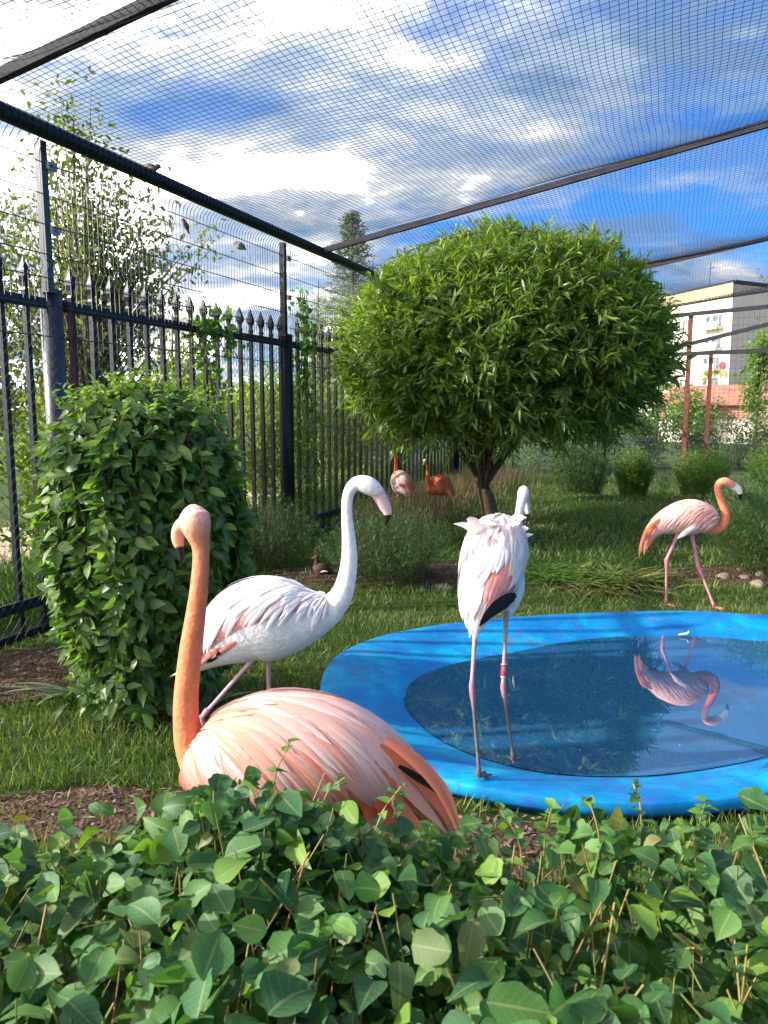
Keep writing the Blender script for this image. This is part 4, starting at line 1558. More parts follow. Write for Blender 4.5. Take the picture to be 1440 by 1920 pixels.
def conifer(label, base, h, r, seed):
    rng = np.random.default_rng(seed)
    base = np.asarray(base, float).copy(); base[2] = 0
    root = empty('spruce_tree', base); tag(root, label, 'tree', TG)
    mb = MB(); mb.tube([base, base + [0, 0, h]], [.13, .015], 8); mb.build('trunk', M['bark_grey'], root, smooth=True)
    P, pos, d = [], [], []
    for k in range(300):
        t = (k / 300) ** .8
        z = h * (.12 + .87 * t); ph = k * 2.4 + rng.normal(0, .2)
        l = r * (1 - t) ** .8 * rng.uniform(.7, 1.15) + .10
        out = np.array([math.cos(ph), math.sin(ph), 0])
        a = base + [0, 0, z]; e = a + out * l + np.array([0, 0, l * rng.uniform(-.15, .35)])
        P.append(np.linspace(a, e, 4))
        m = int(18 + 40 * l)
        f = rng.random(m)[:, None]
        pos.append(a + (e - a) * f + rng.normal(0, .03, (m, 3)))
        d.append(norm(e - a) + rand_dirs(m, rng) * .8)
    pos = np.concatenate(pos); d = np.concatenate(d)
    foliage('crown', [scatter(pos, d, rand_dirs(len(pos), rng) + [0, 0, .5], rng.uniform(.08, .16, len(pos)), .022, THIN, rng=rng)], M['conifer'], root)
    V, Fq = strands_np(np.array(P), .008, 3)
    o = link('limbs', np_mesh('limbs', V, Fq, M['bark_grey'], origin=root.location), root); o['kind'] = 'stuff'


cb = at(662, 760, 21.0)
conifer('dark pointed spruce rising behind the net left of the willow', cb, at(662, 392, 21.0)[2], 1.55, 41)

UG = 'undergrowth bushes just beyond the black fence'
spots = [(-1.9, 1.5, .9, 1.9), (-.6, 1.9, .8, 2.1), (.55, 1.3, .6, 1.7), (1.5, 2.1, .9, 2.2), (2.6, 1.4, .7, 1.7), (3.7, 2.2, .9, 1.9), (4.9, 1.3, .7, 2.0),
         (6.0, 2.0, .9, 2.4), (7.2, 1.5, .8, 2.2), (8.6, 1.8, 1.0, 2.5), (10.2, 1.6, 1.0, 2.4), (12.0, 1.8, 1.1, 2.5), (14.0, 1.7, 1.1, 2.4)]
names_u = ['bush at the photo edge behind the first bars', 'bush behind the bars before the grey round post', 'small bush behind the grey round post', 'tall bush behind the bars over the weeping bush',
           'low bush behind the middle of the weeping bush', 'loose bush behind the bars right of the weeping bush', 'bush behind the vine-covered post', 'tall bush behind the bars after the vine-covered post',
           'bush behind the bars at the left of the willow', 'bush behind the bars hidden mostly by the willow', 'bush behind the fence over the two distant flamingos', 'bush beyond the fence behind the willow trunk', 'bush beyond the fence corner at the far end']
for i, ((s, o_, r, h), nm) in enumerate(zip(spots, names_u)):
    c = fence(s, -o_ - .5)
    leafy('wild_bush', 'yellow-green ' + nm, 'bush', c, [((0, 0, h * .5), (r, r, h * .5), int(2600 * r * h / 1.6))], .08, .5, M['far_leaf'] if i % 3 else M['bright_leaf'], .02, h * .7, seed=50 + i, group=UG, droop=.1)
# beyond the far end
EG = 'greenery beyond the far wire'
for i, (px, dpt, r, h, lb, mt) in enumerate(((1010, 20, 1.2, 1.9, 'leafy bush beyond the far wire right of the willow trunk', 'low_leaf'), (1120, 20.5, 1.2, 1.7, 'dark bush beyond the far wire behind the dark shrub', 'low_leaf'),
                                             (1215, 21, 1.0, 1.8, 'bush beyond the far wire left of the red post', 'low_leaf'), (1300, 20, 1.0, 1.5, 'bush beyond the far wire between the red posts', 'low_leaf'),
                                             (1385, 20.5, 1.2, 1.5, 'bush beyond the far wire right of the red posts', 'low_leaf'), (1470, 20, 1.2, 1.7, 'bush beyond the far wire at the frame edge', 'low_leaf'))):
    leafy('wild_bush', lb, 'bush', at(px, 850, dpt), [((0, 0, h * .55), (r, r * .8, h * .58), 2300)], .10, .35, M[mt], .02, h * .6, seed=80 + i, group=EG, droop=.0)
leafy('garden_tree', 'pale yellow-green tree in front of the grey gable', 'tree', at(1418, 760, 29), [((0, 0, 3.0), (.65, .7, 1.6), 2600)], .13, .5, M['bright_leaf'], .08, 4.4, seed=91, group=EG)
leafy('garden_tree', 'leafy sunlit tree over the roof left of the second red post', 'tree', at(1292, 760, 36), [((0, 0, 1.6), (1.3, 1, 1.0), 1800)], .16, .5, M['bright_leaf'], .08, 2.4, seed=92, group=EG)
leafy('garden_tree', 'dark branch tips of a tall tree at the upper edge of the gable', 'tree', at(1520, 760, 20), [((0, 0, 4.8), (1.35, 1, .5), 420)], .11, .4, M['far_leaf'], .10, 5.2, seed=93, group=EG)
# distant wood so that the land does not end in a bare line
rng_ = np.random.default_rng(99)
parts = []
for k in range(200):
    an = math.radians(rng_.uniform(-75, 75)); r_ = rng_.uniform(120, 170)
    c = np.array([r_ * math.sin(an), r_ * math.cos(an), 0]); h = rng_.uniform(4, 7.5)
    m = 130
    u = rand_dirs(m, rng_); u[:, 2] = np.abs(u[:, 2])
    parts.append(scatter(c + u * [h * .7, h * .7, h], rand_dirs(m, rng_), u + rng_.normal(0, .3, (m, 3)), rng_.uniform(.8, 1.6, m), .8, OVAL, rng=rng_))
wd = foliage('distant_wood', parts, M['far_leaf'])
tag(wd, 'low distant trees along the horizon beyond the houses', 'woodland', kind='stuff')


# ------------------------------------------------------------------ vine on the second post and the rail
def vine(label, foot_s, path, n, seed):
    rng = np.random.default_rng(seed)
    root = empty('climbing_vine', fence(foot_s, .1)); tag(root, label, 'vine', 'vines on the black fence')
    P, pos, nr, d = [], [], [], []
    for k in range(5):
        c = np.array([fence(s + rng.normal(0, .05), .12 + rng.uniform(-.05, .06), z) for s, z in path])
        c = cr(c, 20); P.append(c)
    P = np.array(P)
    idx = rng.integers(0, 19, n); w = rng.integers(0, 5, n)
    pos = P[w, idx] + rng.normal(0, 1, (n, 3)) * [.07, .07, .07]
    d = rand_dirs(n, rng) - [0, 0, .5]; nr = rand_dirs(n, rng) * .6 + FN * .7 + [0, 0, .5]
    L = rng.uniform(.05, .10, n)
    foliage('foliage', [scatter(pos, d, nr, L, L * .72, BROAD, rng=rng)], M['vine_leaf'], root)
    V, Fq = strands_np(P, .004, 4)
    o = link('stems', np_mesh('stems', V, Fq, M['stem_brown'], origin=root.location), root); o['kind'] = 'stuff'


vine('leafy vine climbing the black round post behind the white flamingo', 4.4, [(4.45, 0), (4.42, .9), (4.5, 1.6), (4.35, 2.1), (4.45, 2.5), (4.42, 2.95)], 420, 61)
vine('vine hanging over the top rail above the weeping bush', 2.4, [(2.75, .0), (2.7, 1.0), (2.45, 1.9), (2.3, 2.3), (2.6, 2.42), (2.9, 2.1)], 330, 62)


# ------------------------------------------------------------------ grass
def grass_field():
    rng = np.random.default_rng(3)
    parts = []

    def patch(n, pts, h0, h1, w, mat_rnd=None, lean=.45):
        keep = ~in_poly(pts, POND_O * 1.0)
        for c, r in SOIL:
            e = ((pts[:, 0] - c[0]) / r[0]) ** 2 + ((pts[:, 1] - c[1]) / r[1]) ** 2
            keep &= (e > .8 + .35 * rng.random(len(pts))) | (rng.random(len(pts)) < .04)
        fs = (pts - FA[:2]) @ FN[:2]
        keep &= fs > .12
        p = pts[keep]
        pn = np.array([mnoise.noise(Vector((a * 1.1, b * 1.1, 0))) for a, b in p])
        pn2 = np.array([mnoise.noise(Vector((a * 4.5, b * 4.5, 3))) for a, b in p])
        k = len(p)
        d = np.stack([rng.normal(0, lean, k) + .35 * pn2, rng.normal(0, lean, k) - .25 * pn, np.ones(k)], 1)
        L = rng.uniform(h0, h1, k) * (1 + .55 * pn + .35 * pn2)
        rn = np.clip(.42 + .55 * pn + rng.normal(0, .20, k), 0, .99)
        nr = np.stack([rng.normal(size=k), rng.normal(size=k), np.full(k, .2)], 1)
        parts.append(scatter(np.concatenate([p, np.zeros((k, 1))], 1), d, nr, L, w, THIN, rnd=rn, rng=rng))
    n = 62000
    # near: sampled evenly over the visible wedge
    y = rng.uniform(2.3, 7.2, n); x = rng.uniform(-.62, .62, n) * y + rng.normal(0, .1, n)
    patch(n, np.stack([x, y], 1), .045, .105, .0055)
    n = 60000
    y = rng.uniform(6.5, 18.5, n); x = rng.uniform(-.35, .60, n) * y
    patch(n, np.stack([x, y], 1), .05, .11, .011)
    g = foliage('grass', parts, M['grass_blade'])
    tag(g, 'short green lawn grass round the pool and under the willow', 'grass', kind='stuff')
    # tall dry grass at the foot of the fence behind the distant flamingos
    n = 5200
    s = rng.uniform(5.6, 13.5, n); dd = np.abs(rng.normal(0, .55, n)) + .08
    p = np.array([fence(a, b) for a, b in zip(s, dd)])
    d = np.stack([rng.normal(0, .25, n), rng.normal(0, .25, n), np.ones(n)], 1)
    g = foliage('dry_grass', [scatter(p, d, rand_dirs(n, rng), rng.uniform(.2, .5, n), .008, THIN, rng=rng)], M['dry_grass'])
    tag(g, 'straw-coloured dry grass at the fence foot behind the distant flamingos', 'dry grass', kind='stuff')
    # weeds beyond the fence
    n = 14000
    s = rng.uniform(-3, 15, n); dd = -rng.uniform(.15, 1.6, n)
    p = np.array([fence(a, b) for a, b in zip(s, dd)])
    d = np.stack([rng.normal(0, .35, n), rng.normal(0, .35, n), np.ones(n)], 1)
    g = foliage('weeds', [scatter(p, d, rand_dirs(n, rng), rng.uniform(.12, .42, n), .014, LANCE, rng=rng)], M['bright_leaf'])
    tag(g, 'bright green weeds on the verge beyond the black fence', 'weeds', kind='stuff')
    # bark chips and litter on the bare soil
    pc = []
    for i, (c, r) in enumerate(SOIL):
        m = 420
        ph = rng.uniform(0, 6.28, m); q = np.sqrt(rng.random(m))
        p = np.stack([c[0] + r[0] * q * np.cos(ph), c[1] + r[1] * q * np.sin(ph), .012 + .03 * (1 - q ** 2) + rng.random(m) * .01], 1)
        dirs = rand_dirs(m, rng) * [1, 1, .25]
        pc.append(scatter(p, dirs, rand_dirs(m, rng) * .4 + [0, 0, 1], rng.uniform(.02, .06, m), rng.uniform(.006, .016, m), THIN, rng=rng))
    g = foliage('bark_litter', pc, M['chip'])
    tag(g, 'brown bark chips and dry litter on the bare soil patches', 'bark litter', kind='stuff')


grass_field()


def strap_clump(name, label, base, n, L, Wd, mat, seed, spread=.25, group=None, up=.8):
    rng = np.random.default_rng(seed)
    root = empty(name, base); tag(root, label, 'plant', group)
    me = tmpl_mesh('leaf', BLADE, mat, .06)
    ph = rng.uniform(0, 6.28, n)
    pos = np.stack([base[0] + rng.normal(0, spread, n), base[1] + rng.normal(0, spread, n), np.full(n, .0)], 1)
    d = np.stack([np.cos(ph), np.sin(ph), np.full(n, up) * rng.uniform(.5, 1.5, n)], 1)
    nr = np.stack([-np.cos(ph) * .6, -np.sin(ph) * .6, np.ones(n)], 1)
    l = rng.uniform(.6, 1.2, n) * L
    leaf_objects(pos, d, nr, l, np.full(n, Wd), [me], root)


PG = 'strap-leaved plants on the lawn'
strap_clump('day_lily', 'yellow-green clump of arching strap leaves flattened on the lawn beyond the pool', G(1165, 1096), 100, .44, .030, M['lily_leaf'], 71, .17, PG, .75)
strap_clump('day_lily', 'greener clump of arching strap leaves beside the white-backed flamingo', G(1035, 1092), 90, .48, .028, M['vine_leaf'], 72, .18, PG, .75)
strap_clump('day_lily', 'sparse clump of arching strap leaves between the two other clumps', G(1100, 1106), 70, .42, .026, M['lily_leaf'], 73, .16, PG, .65)
strap_clump('iris_plant', 'pale grey-green iris leaves at the outer foot of the weeping bush', G(135, 1315), 11, .34, .040, M['iris_leaf'], 74, .04, PG, .9)
strap_clump('iris_plant', 'pale grey-green iris leaves between weeping bush and orange neck', G(392, 1345), 10, .33, .045, M['iris_leaf'], 75, .05, PG, 1.2)


# ------------------------------------------------------------------ stones
def stone(label, c, sx, sy, sz, seed, col=None):
    rng = np.random.default_rng(seed)
    import bmesh
    bm = bmesh.new()
    bmesh.ops.create_icosphere(bm, subdivisions=3, radius=1)
    for v in bm.verts:
        n1 = mnoise.noise(v.co * 1.3 + Vector((seed * 3.1, 0, 0))); n2 = mnoise.noise(v.co * 3.5 + Vector((0, seed, 0)))
        k = 1 + .22 * n1 + .06 * n2
        v.co = Vector((v.co.x * sx * k, v.co.y * sy * k, max(-.25 * sz, v.co.z * sz * k)))
    me = bpy.data.meshes.new('stone'); bm.to_mesh(me); bm.free()
    me.polygons.foreach_set('use_smooth', np.ones(len(me.polygons), bool))
    me.materials.append(col or M['stone'])
    o = link('stone', me, None, (c[0], c[1], sz * .25)); o.rotation_euler.z = rng.uniform(0, 6)
    tag(o, label, 'stone', 'stones on the lawn')


M['stone_pale'] = mat_solid('stone_pale', (0.21, 0.165, 0.12), .85, var=.3, scale=14, bumpy=.6)
M['stone_grey'] = mat_solid('stone_grey', (0.13, 0.12, 0.11), .85, var=.3, scale=14, bumpy=.6)
stone('flat tan stone on the grass by the wide dark bush', G(829, 1108), .10, .08, .055, 1)
stone('large grey-brown stone nearest the walking flamingo', G(1358, 1088), .075, .07, .06, 2)
stone('small grey stone touching the large grey-brown one', G(1373, 1089), .04, .035, .045, 3, M['stone_grey'])
stone('brown stone in the middle of the row under the big bush', G(1397, 1090), .065, .05, .05, 4)
stone('pale tan stone at the front of the row under the big bush', G(1421, 1101), .075, .06, .055, 5, M['stone_pale'])
stone('dark stone in the shade behind the row under the big bush', G(1392, 1074), .08, .05, .05, 6)
stone('tan stone rising behind the pale one under the big bush', G(1426, 1086), .05, .05, .075, 7, M['stone_pale'])

# ------------------------------------------------------------------ birds
M['plumage'] = mat_plumage('plumage')
M['plumage_far'] = mat_plumage('plumage_far', fine=120.0)
M['skin'] = mat_plumage('leg_skin', 0.5, 160.0, 0.25)
M['bill'] = mat_plumage('bill_horn', 0.35, 90.0, 0.08)
M['f_white'] = mat_feather('feather_white', (0.80, 0.74, 0.74), (0.86, 0.83, 0.83), 0.14)
M['f_blush'] = mat_feather('feather_blush', (0.82, 0.56, 0.53), (0.85, 0.72, 0.69), 0.16)
M['f_rose'] = mat_feather('feather_rose', (0.80, 0.26, 0.21), (0.82, 0.38, 0.33), 0.18)
M['f_cream'] = mat_feather('feather_cream', (0.84, 0.78, 0.68), (0.87, 0.80, 0.76), 0.14)
M['f_peach'] = mat_feather('feather_peach', (0.80, 0.30, 0.17), (0.85, 0.60, 0.52), 0.20, alt=(0.84, 0.60, 0.52))
M['f_pale_peach'] = mat_feather('feather_pale_peach', (0.83, 0.45, 0.34), (0.87, 0.70, 0.65), 0.16)
M['f_orange'] = mat_feather('feather_orange', (0.76, 0.20, 0.09), (0.80, 0.28, 0.16), 0.22)
M['f_red'] = mat_feather('feather_red', (0.70, 0.12, 0.06), (0.74, 0.17, 0.09), 0.22)
M['f_black'] = mat_feather('feather_black', (0.008, 0.008, 0.010), (0.012, 0.011, 0.012), 0.3, 0.5)
M['f_brown'] = mat_feather('feather_brown', (0.09, 0.055, 0.035), (0.20, 0.13, 0.085), 0.3, alt=(0.06, 0.035, 0.022))
M['f_dark'] = mat_feather('feather_dark', (0.05, 0.035, 0.03), (0.03, 0.022, 0.02), 0.3)


M['s_mid'] = mat_feather('feather_salmon', (0.83, 0.355, 0.275), (0.85, 0.48, 0.40), 0.12)
M['s_pale'] = mat_feather('feather_shell_pink', (0.85, 0.47, 0.41), (0.86, 0.60, 0.55), 0.12)
M['s_warm'] = mat_feather('feather_warm', (0.81, 0.30, 0.20), (0.83, 0.39, 0.29), 0.12)
M['s_orange'] = mat_feather('feather_soft_orange', (0.79, 0.23, 0.135), (0.80, 0.28, 0.18), 0.14)


class Surf:
    """a body lofted along a spine; u runs along it, th turns from the back (0) to the side looked at (+)"""
    def __init__(s, P, rv, rh, side, n=60):
        X = cr(np.column_stack([P, rv, rh]), n)
        s.c = X[:, :3]; s.rv = np.maximum(X[:, 3], .001); s.rh = np.maximum(X[:, 4], .001)
        s.t = norm(np.gradient(s.c, axis=0))
        side = np.asarray(side, float)
        s.b = norm(side - (s.t @ side)[:, None] * s.t)
        s.n = np.cross(s.b, s.t)
        if s.n[:, 2].mean() < 0: s.n = -s.n
        s.n_ = n
        s.len = np.linalg.norm(np.diff(s.c, axis=0), axis=1).sum()

    def P(s, u, th):
        x = np.clip(u, 0, 1) * (s.n_ - 1)
        i = np.minimum(x.astype(int), s.n_ - 2); f = (x - i)[..., None]
        g = lambda A: A[i] * (1 - f) + A[i + 1] * f
        g1 = lambda A: A[i] * (1 - f[..., 0]) + A[i + 1] * f[..., 0]
        ext = np.minimum(u, 0)[..., None] * s.len * s.t[0]
        b, n = norm(g(s.b)), norm(g(s.n))
        rh, rv = g1(s.rh), g1(s.rv)
        p = g(s.c) + ext + (rh * np.sin(th))[..., None] * b + (rv * np.cos(th))[..., None] * n
        N_ = norm((rv * np.sin(th))[..., None] * b + (rh * np.cos(th))[..., None] * n)
        return p, N_

    def mesh(s, seg=28, colf=None):
        U, TH = np.meshgrid(np.linspace(0, 1, s.n_), np.arange(seg) * 2 * math.pi / seg, indexing='ij')
        p, _ = s.P(U, TH)
        V = p.reshape(-1, 3)
        idx = np.arange(s.n_ * seg).reshape(s.n_, seg)
        a, b = idx[:-1], idx[1:]
        q = np.stack([a, np.roll(a, -1, 1), np.roll(b, -1, 1), b], -1).reshape(-1, 4)
        caps = [tuple(idx[0][::-1]), tuple(idx[-1])]
        col = np.array([colf(u, t) for u, t in zip(U.ravel(), TH.ravel())]) if colf else np.full((len(V), 3), .8)
        return V, [tuple(x) for x in q] + caps, col


def union(parts, voxel, smooth=4):
    """one continuous skin over overlapping lofts; colours carried over from the nearest loft point"""
    V = []; Fs = []; C = []; n = 0
    for v, f, c in parts:
        V.append(v); C.append(c); Fs += [tuple(i + n for i in x) for x in f]; n += len(v)
    V = np.concatenate(V); C = np.concatenate(C)
    me = bpy.data.meshes.new('tmp'); me.from_pydata(V.tolist(), [], Fs); me.update()
    import bmesh
    bm = bmesh.new(); bm.from_mesh(me); bmesh.ops.recalc_face_normals(bm, faces=bm.faces); bm.to_mesh(me); bm.free()
    o = bpy.data.objects.new('tmp', me); COL.objects.link(o)
    md = o.modifiers.new('r', 'REMESH'); md.mode = 'VOXEL'; md.voxel_size = voxel
    sm = o.modifiers.new('s', 'SMOOTH'); sm.factor = .5; sm.iterations = smooth
    dg = bpy.context.evaluated_depsgraph_get(); dg.update()
    ev = o.evaluated_get(dg)
    m2 = bpy.data.meshes.new_from_object(ev)
    bpy.data.objects.remove(o); bpy.data.meshes.remove(me)
    nv = len(m2.vertices)
    co = np.empty(nv * 3); m2.vertices.foreach_get('co', co); co = co.reshape(-1, 3)
    kd = kdtree.KDTree(len(V))
    for i, v in enumerate(V): kd.insert(v, i)
    kd.balance()
    col = np.array([C[[j for _, j, _ in kd.find_n(p, 3)]].mean(0) for p in co])
    nf = len(m2.polygons)
    ls = np.empty(nf, int); m2.polygons.foreach_get('loop_total', ls)
    li = np.empty(len(m2.loops), int); m2.loops.foreach_get('vertex_index', li)
    if (ls == 4).all(): fq = [li.reshape(-1, 4)]
    else:
        st = np.r_[0, np.cumsum(ls)[:-1]]
        fq = [np.array([li[a:a + 4] for a, k in zip(st, ls) if k == 4]), np.array([li[a:a + 3] for a, k in zip(st, ls) if k == 3])]
    bpy.data.meshes.remove(m2)
    return co, fq, col


def leg_parts(pts, r, fwd, col_hi, col_lo, foot=.075, band=None):
    """thigh to foot: a tapering shank with a knobbly ankle, three webbed toes and a hind toe"""
    hip, ank, ft = [np.asarray(p, float) for p in pts]
    fwd = norm(np.asarray(fwd, float))
    out = []
    c = np.concatenate([np.linspace(hip, ank, 10), np.linspace(ank, ft + [0, 0, .012], 11)[1:]])
    tt = np.linspace(0, 2, 20)
    rr = np.interp(tt, [0, .25, .80, .93, 1.0, 1.06, 1.2, 1.8, 1.93, 2], [1.5, 1.05, .92, 1.35, 1.65, 1.35, .82, .76, 1.05, 1.15]) * r
    V, Fs = tube(c, rr, 9)
    k = np.repeat(np.clip((tt - .75) / .5, 0, 1), 9)[:, None]
    C = np.array(col_hi) * (1 - k) + np.array(col_lo) * k
    jn = np.repeat(np.exp(-((tt - 1.0) / .09) ** 2), 9)[:, None]
    C = C * (1 - .45 * jn) + np.array([.55, .12, .16]) * .45 * jn
    out.append((V, Fs, C))
    side = np.cross([0, 0, 1.], fwd)
    tips = []
    for a, l in ((-.62, .92), (0, 1.0), (.62, .92)):
        d = fwd * math.cos(a) + side * math.sin(a)
        p = [ft + [0, 0, .014], ft + d * foot * l * .5 + [0, 0, .011], ft + d * foot * l + [0, 0, .005]]
        V, Fs = tube(cr(p, 6), np.array([r * .85, r * .72, r * .75, r * .6, r * .5, r * .18]), 6)
        out.append((V, Fs, np.tile(np.array(col_lo) * .95, (len(V), 1)))); tips.append(p[2])
    d = -fwd
    V, Fs = tube([ft + [0, 0, .018], ft + d * foot * .28 + [0, 0, .006]], [r * .6, r * .25], 5)
    out.append((V, Fs, np.tile(np.array(col_lo) * .8, (len(V), 1))))
    # web between the toes
    w = [ft + [0, 0, .013]]
    bot = []
    for a, l in ((-.62, .86), (-.31, .70), (0, .92), (.31, .70), (.62, .86)):
        w.append(ft + (fwd * math.cos(a) + side * math.sin(a)) * foot * l + [0, 0, .007])
    V = np.array(w + [p - [0, 0, .004] for p in w])
    Fs = [(0, i, i + 1) for i in range(1, 5)] + [(6, 7 + i, 6 + i) for i in range(1, 5)] + [(i, 6 + i, 7 + i, i + 1) for i in range(1, 5)]
    out.append((V, Fs, np.tile(np.array(col_lo) * .85, (len(V), 1))))
    return out


def strip_mesh(c, w, nrm, camber=.25, nj=5):
    """a feather along the curve c (k,3) with half widths w (k,) facing nrm; returns V, quads, tip, lat"""
    c = np.asarray(c, float); k = len(c)
    t = norm(np.gradient(c, axis=0)); nrm = np.broadcast_to(np.asarray(nrm, float), c.shape)
    n = norm(nrm - (nrm * t).sum(1)[:, None] * t); s = np.cross(n, t)
    j = np.linspace(-1, 1, nj)
    V = c[:, None] + (w[:, None] * j)[..., None] * s[:, None] - (camber * w[:, None] * (j ** 2))[..., None] * n[:, None] - (.02 * t[:, None] * (np.abs(j)[None, :, None] ** 2) * w[:, None, None] * 20 * 0)
    idx = np.arange(k * nj).reshape(k, nj)
    q = np.stack([idx[:-1, :-1], idx[:-1, 1:], idx[1:, 1:], idx[1:, :-1]], -1).reshape(-1, 4)
    return V.reshape(-1, 3), q, np.repeat(np.linspace(0, 1, k), nj), np.tile(j, k)


WPROF = np.array([.45, .80, .97, 1.0, .98, .90, .70, .40, .08])


def feather_obj(name, c, w, nrm, mat, parent, origin, camber=.25):
    V, q, tip, lat = strip_mesh(c, w, nrm, camber)
    return link(name, np_mesh(name, V, q, mat, dict(tip=tip, lat=lat), True, origin=origin), parent)


def surf_feather(S, u0, th0, L, hw, slope, mat, parent, origin, l0=.001, l1=.008, kick=0.0, rng=None):
    """a feather lying on the body: starts at (u0, th0), runs tailwards and slope (radians of body angle) downwards"""
    k = len(WPROF)
    f = np.linspace(0, 1, k)
    sg = 1 if th0 >= 0 else -1
    u = u0 - f * L / S.len * math.cos(min(1.2, abs(slope)))
    r = np.interp(u0, np.linspace(0, 1, S.n_), (S.rv + S.rh) / 2)
    th = th0 + sg * f * L / max(r, .03) * math.sin(slope)
    p, n_ = S.P(u, th)
    lift = l0 + (l1 - l0) * f + kick * f ** 3
    return feather_obj('feather', p + n_ * lift[:, None], WPROF * hw, n_, mat, parent, origin, .22)


def wing_shell(S, u0, u1, ua0, ua1, colf, off=.005, sg=1, nu=30, nt=16, top=.04):
    """a wing folded on the body, from th=top down to the edge given along u by ua0..ua1"""
    U, Q = np.meshgrid(np.linspace(u0, u1, nu), np.linspace(0, 1, nt), indexing='ij')
    edge = ua0 + (ua1 - ua0) * (U - u0) / (u1 - u0)
    edge = edge * np.clip(1.0 - ((U - u0) / (u1 - u0) - .55) ** 2 * 1.0, .5, 1)
    TH = top + (edge - top) * Q
    p, n_ = S.P(U, sg * TH)
    h = off * np.sin(np.pi * np.clip(Q, 0, 1)) ** .5 * np.sin(np.pi * (U - u0) / (u1 - u0)).clip(0) ** .4
    p = p + n_ * (h + .001)[..., None]
    V = p.reshape(-1, 3)
    idx = np.arange(nu * nt).reshape(nu, nt)
    q = np.stack([idx[:-1, :-1], idx[1:, :-1], idx[1:, 1:], idx[:-1, 1:]], -1).reshape(-1, 4)
    if sg < 0: q = q[:, ::-1]
    C = np.array([colf((a - u0) / (u1 - u0), b) for a, b in zip(U.ravel(), Q.ravel())])
    return V, q, C


def simple_obj(name, parts, mat, parent, origin, smooth=True):
    V = []; Fs = {}; C = []; n = 0
    for v, f, c in parts:
        V.append(np.asarray(v)); C.append(np.asarray(c))
        for x in f: Fs.setdefault(len(x), []).append([int(i) + n for i in x])
        n += len(v)
    return link(name, np_mesh(name, np.concatenate(V), [np.array(x) for x in Fs.values()], mat, dict(Col=np.concatenate(C)), smooth, origin=origin), parent)


def body_obj(skin_parts, legs, voxel, mats, parent, origin, smooth=4):
    co, fq, col = union(skin_parts, voxel, smooth)
    V = [co]; Fs = [np.asarray(f) for f in fq if len(f)]; C = [col]; n = len(co)
    mi = [np.zeros(len(f), int) for f in Fs]
    for v, f, c in legs:
        by = {}
        for x in f: by.setdefault(len(x), []).append([i + n for i in x])
        for x in by.values(): Fs.append(np.array(x)); mi.append(np.ones(len(x), int))
        V.append(v); C.append(c); n += len(v)
    return link('body', np_mesh('body', np.concatenate(V), Fs, mats, dict(Col=np.concatenate(C)), True, midx=np.concatenate(mi), origin=origin), parent)


def trace(rows, Y):
    """rows (px, py, half height px, side ratio, depth offset) -> points, rv, rh"""
    P, rv, rh = [], [], []
    for r in rows:
        px, py, h = r[:3]
        ratio = r[3] if len(r) > 3 else 1.0
        dy = r[4] if len(r) > 4 else 0.0
        p = at(px, py, Y + dy); P.append(p)
        m = np.linalg.norm(p - CAM) / np.linalg.norm(np.array([(px - 720) / F, 1, (960 - py) / F])) / F
        rv.append(h * m); rh.append(h * m * ratio)
    return np.array(P), np.array(rv), np.array(rh)


def lerp(a, b, t):
    t = min(1, max(0, t)); return np.array(a) * (1 - t) + np.array(b) * t


def bill_parts(rows, Y, side, c1, c2, at_u, line=True):
    S = Surf(*trace(rows, Y), side, 24)

    def cf(u, th):
        if u > at_u: return np.array([.012, .012, .014])
        c = lerp(c1, c2, u / at_u)
        ct = math.cos(th)
        if line and -.10 < ct - .35 < .10 and u > .2: return np.array([.05, .03, .045])
        return c
    return S.mesh(14, cf), S


def eye_part(p, r, iris, parent, origin, nrm):
    mb = MB(); n = norm(np.asarray(nrm, float))
    a = norm(np.cross(n, [0, 0, 1.])); b = np.cross(n, a)
    V = []; Fs = []; rings = [(1.0, 0), (.85, .35), (.5, .6)]
    for q, h in rings:
        V += [p + r * (q * (math.cos(t) * a + math.sin(t) * b) + h * n) for t in np.arange(10) * .6283]
    V.append(p + r * .68 * n)
    for k in range(2): Fs += [(k * 10 + i, k * 10 + (i + 1) % 10, k * 10 + 10 + (i + 1) % 10, k * 10 + 10 + i) for i in range(10)]
    Fs += [(20 + i, 20 + (i + 1) % 10, 30) for i in range(10)]
    C = np.array([[.25, .12, .14]] * 10 + [iris] * 10 + [[.01, .01, .01]] * 11)
    simple_obj('eye', [(np.array(V), Fs, C)], M['bill'], parent, origin)


FG = 'flamingos in the enclosure'
CAMSIDE = np.array([0, -1.0, 0])


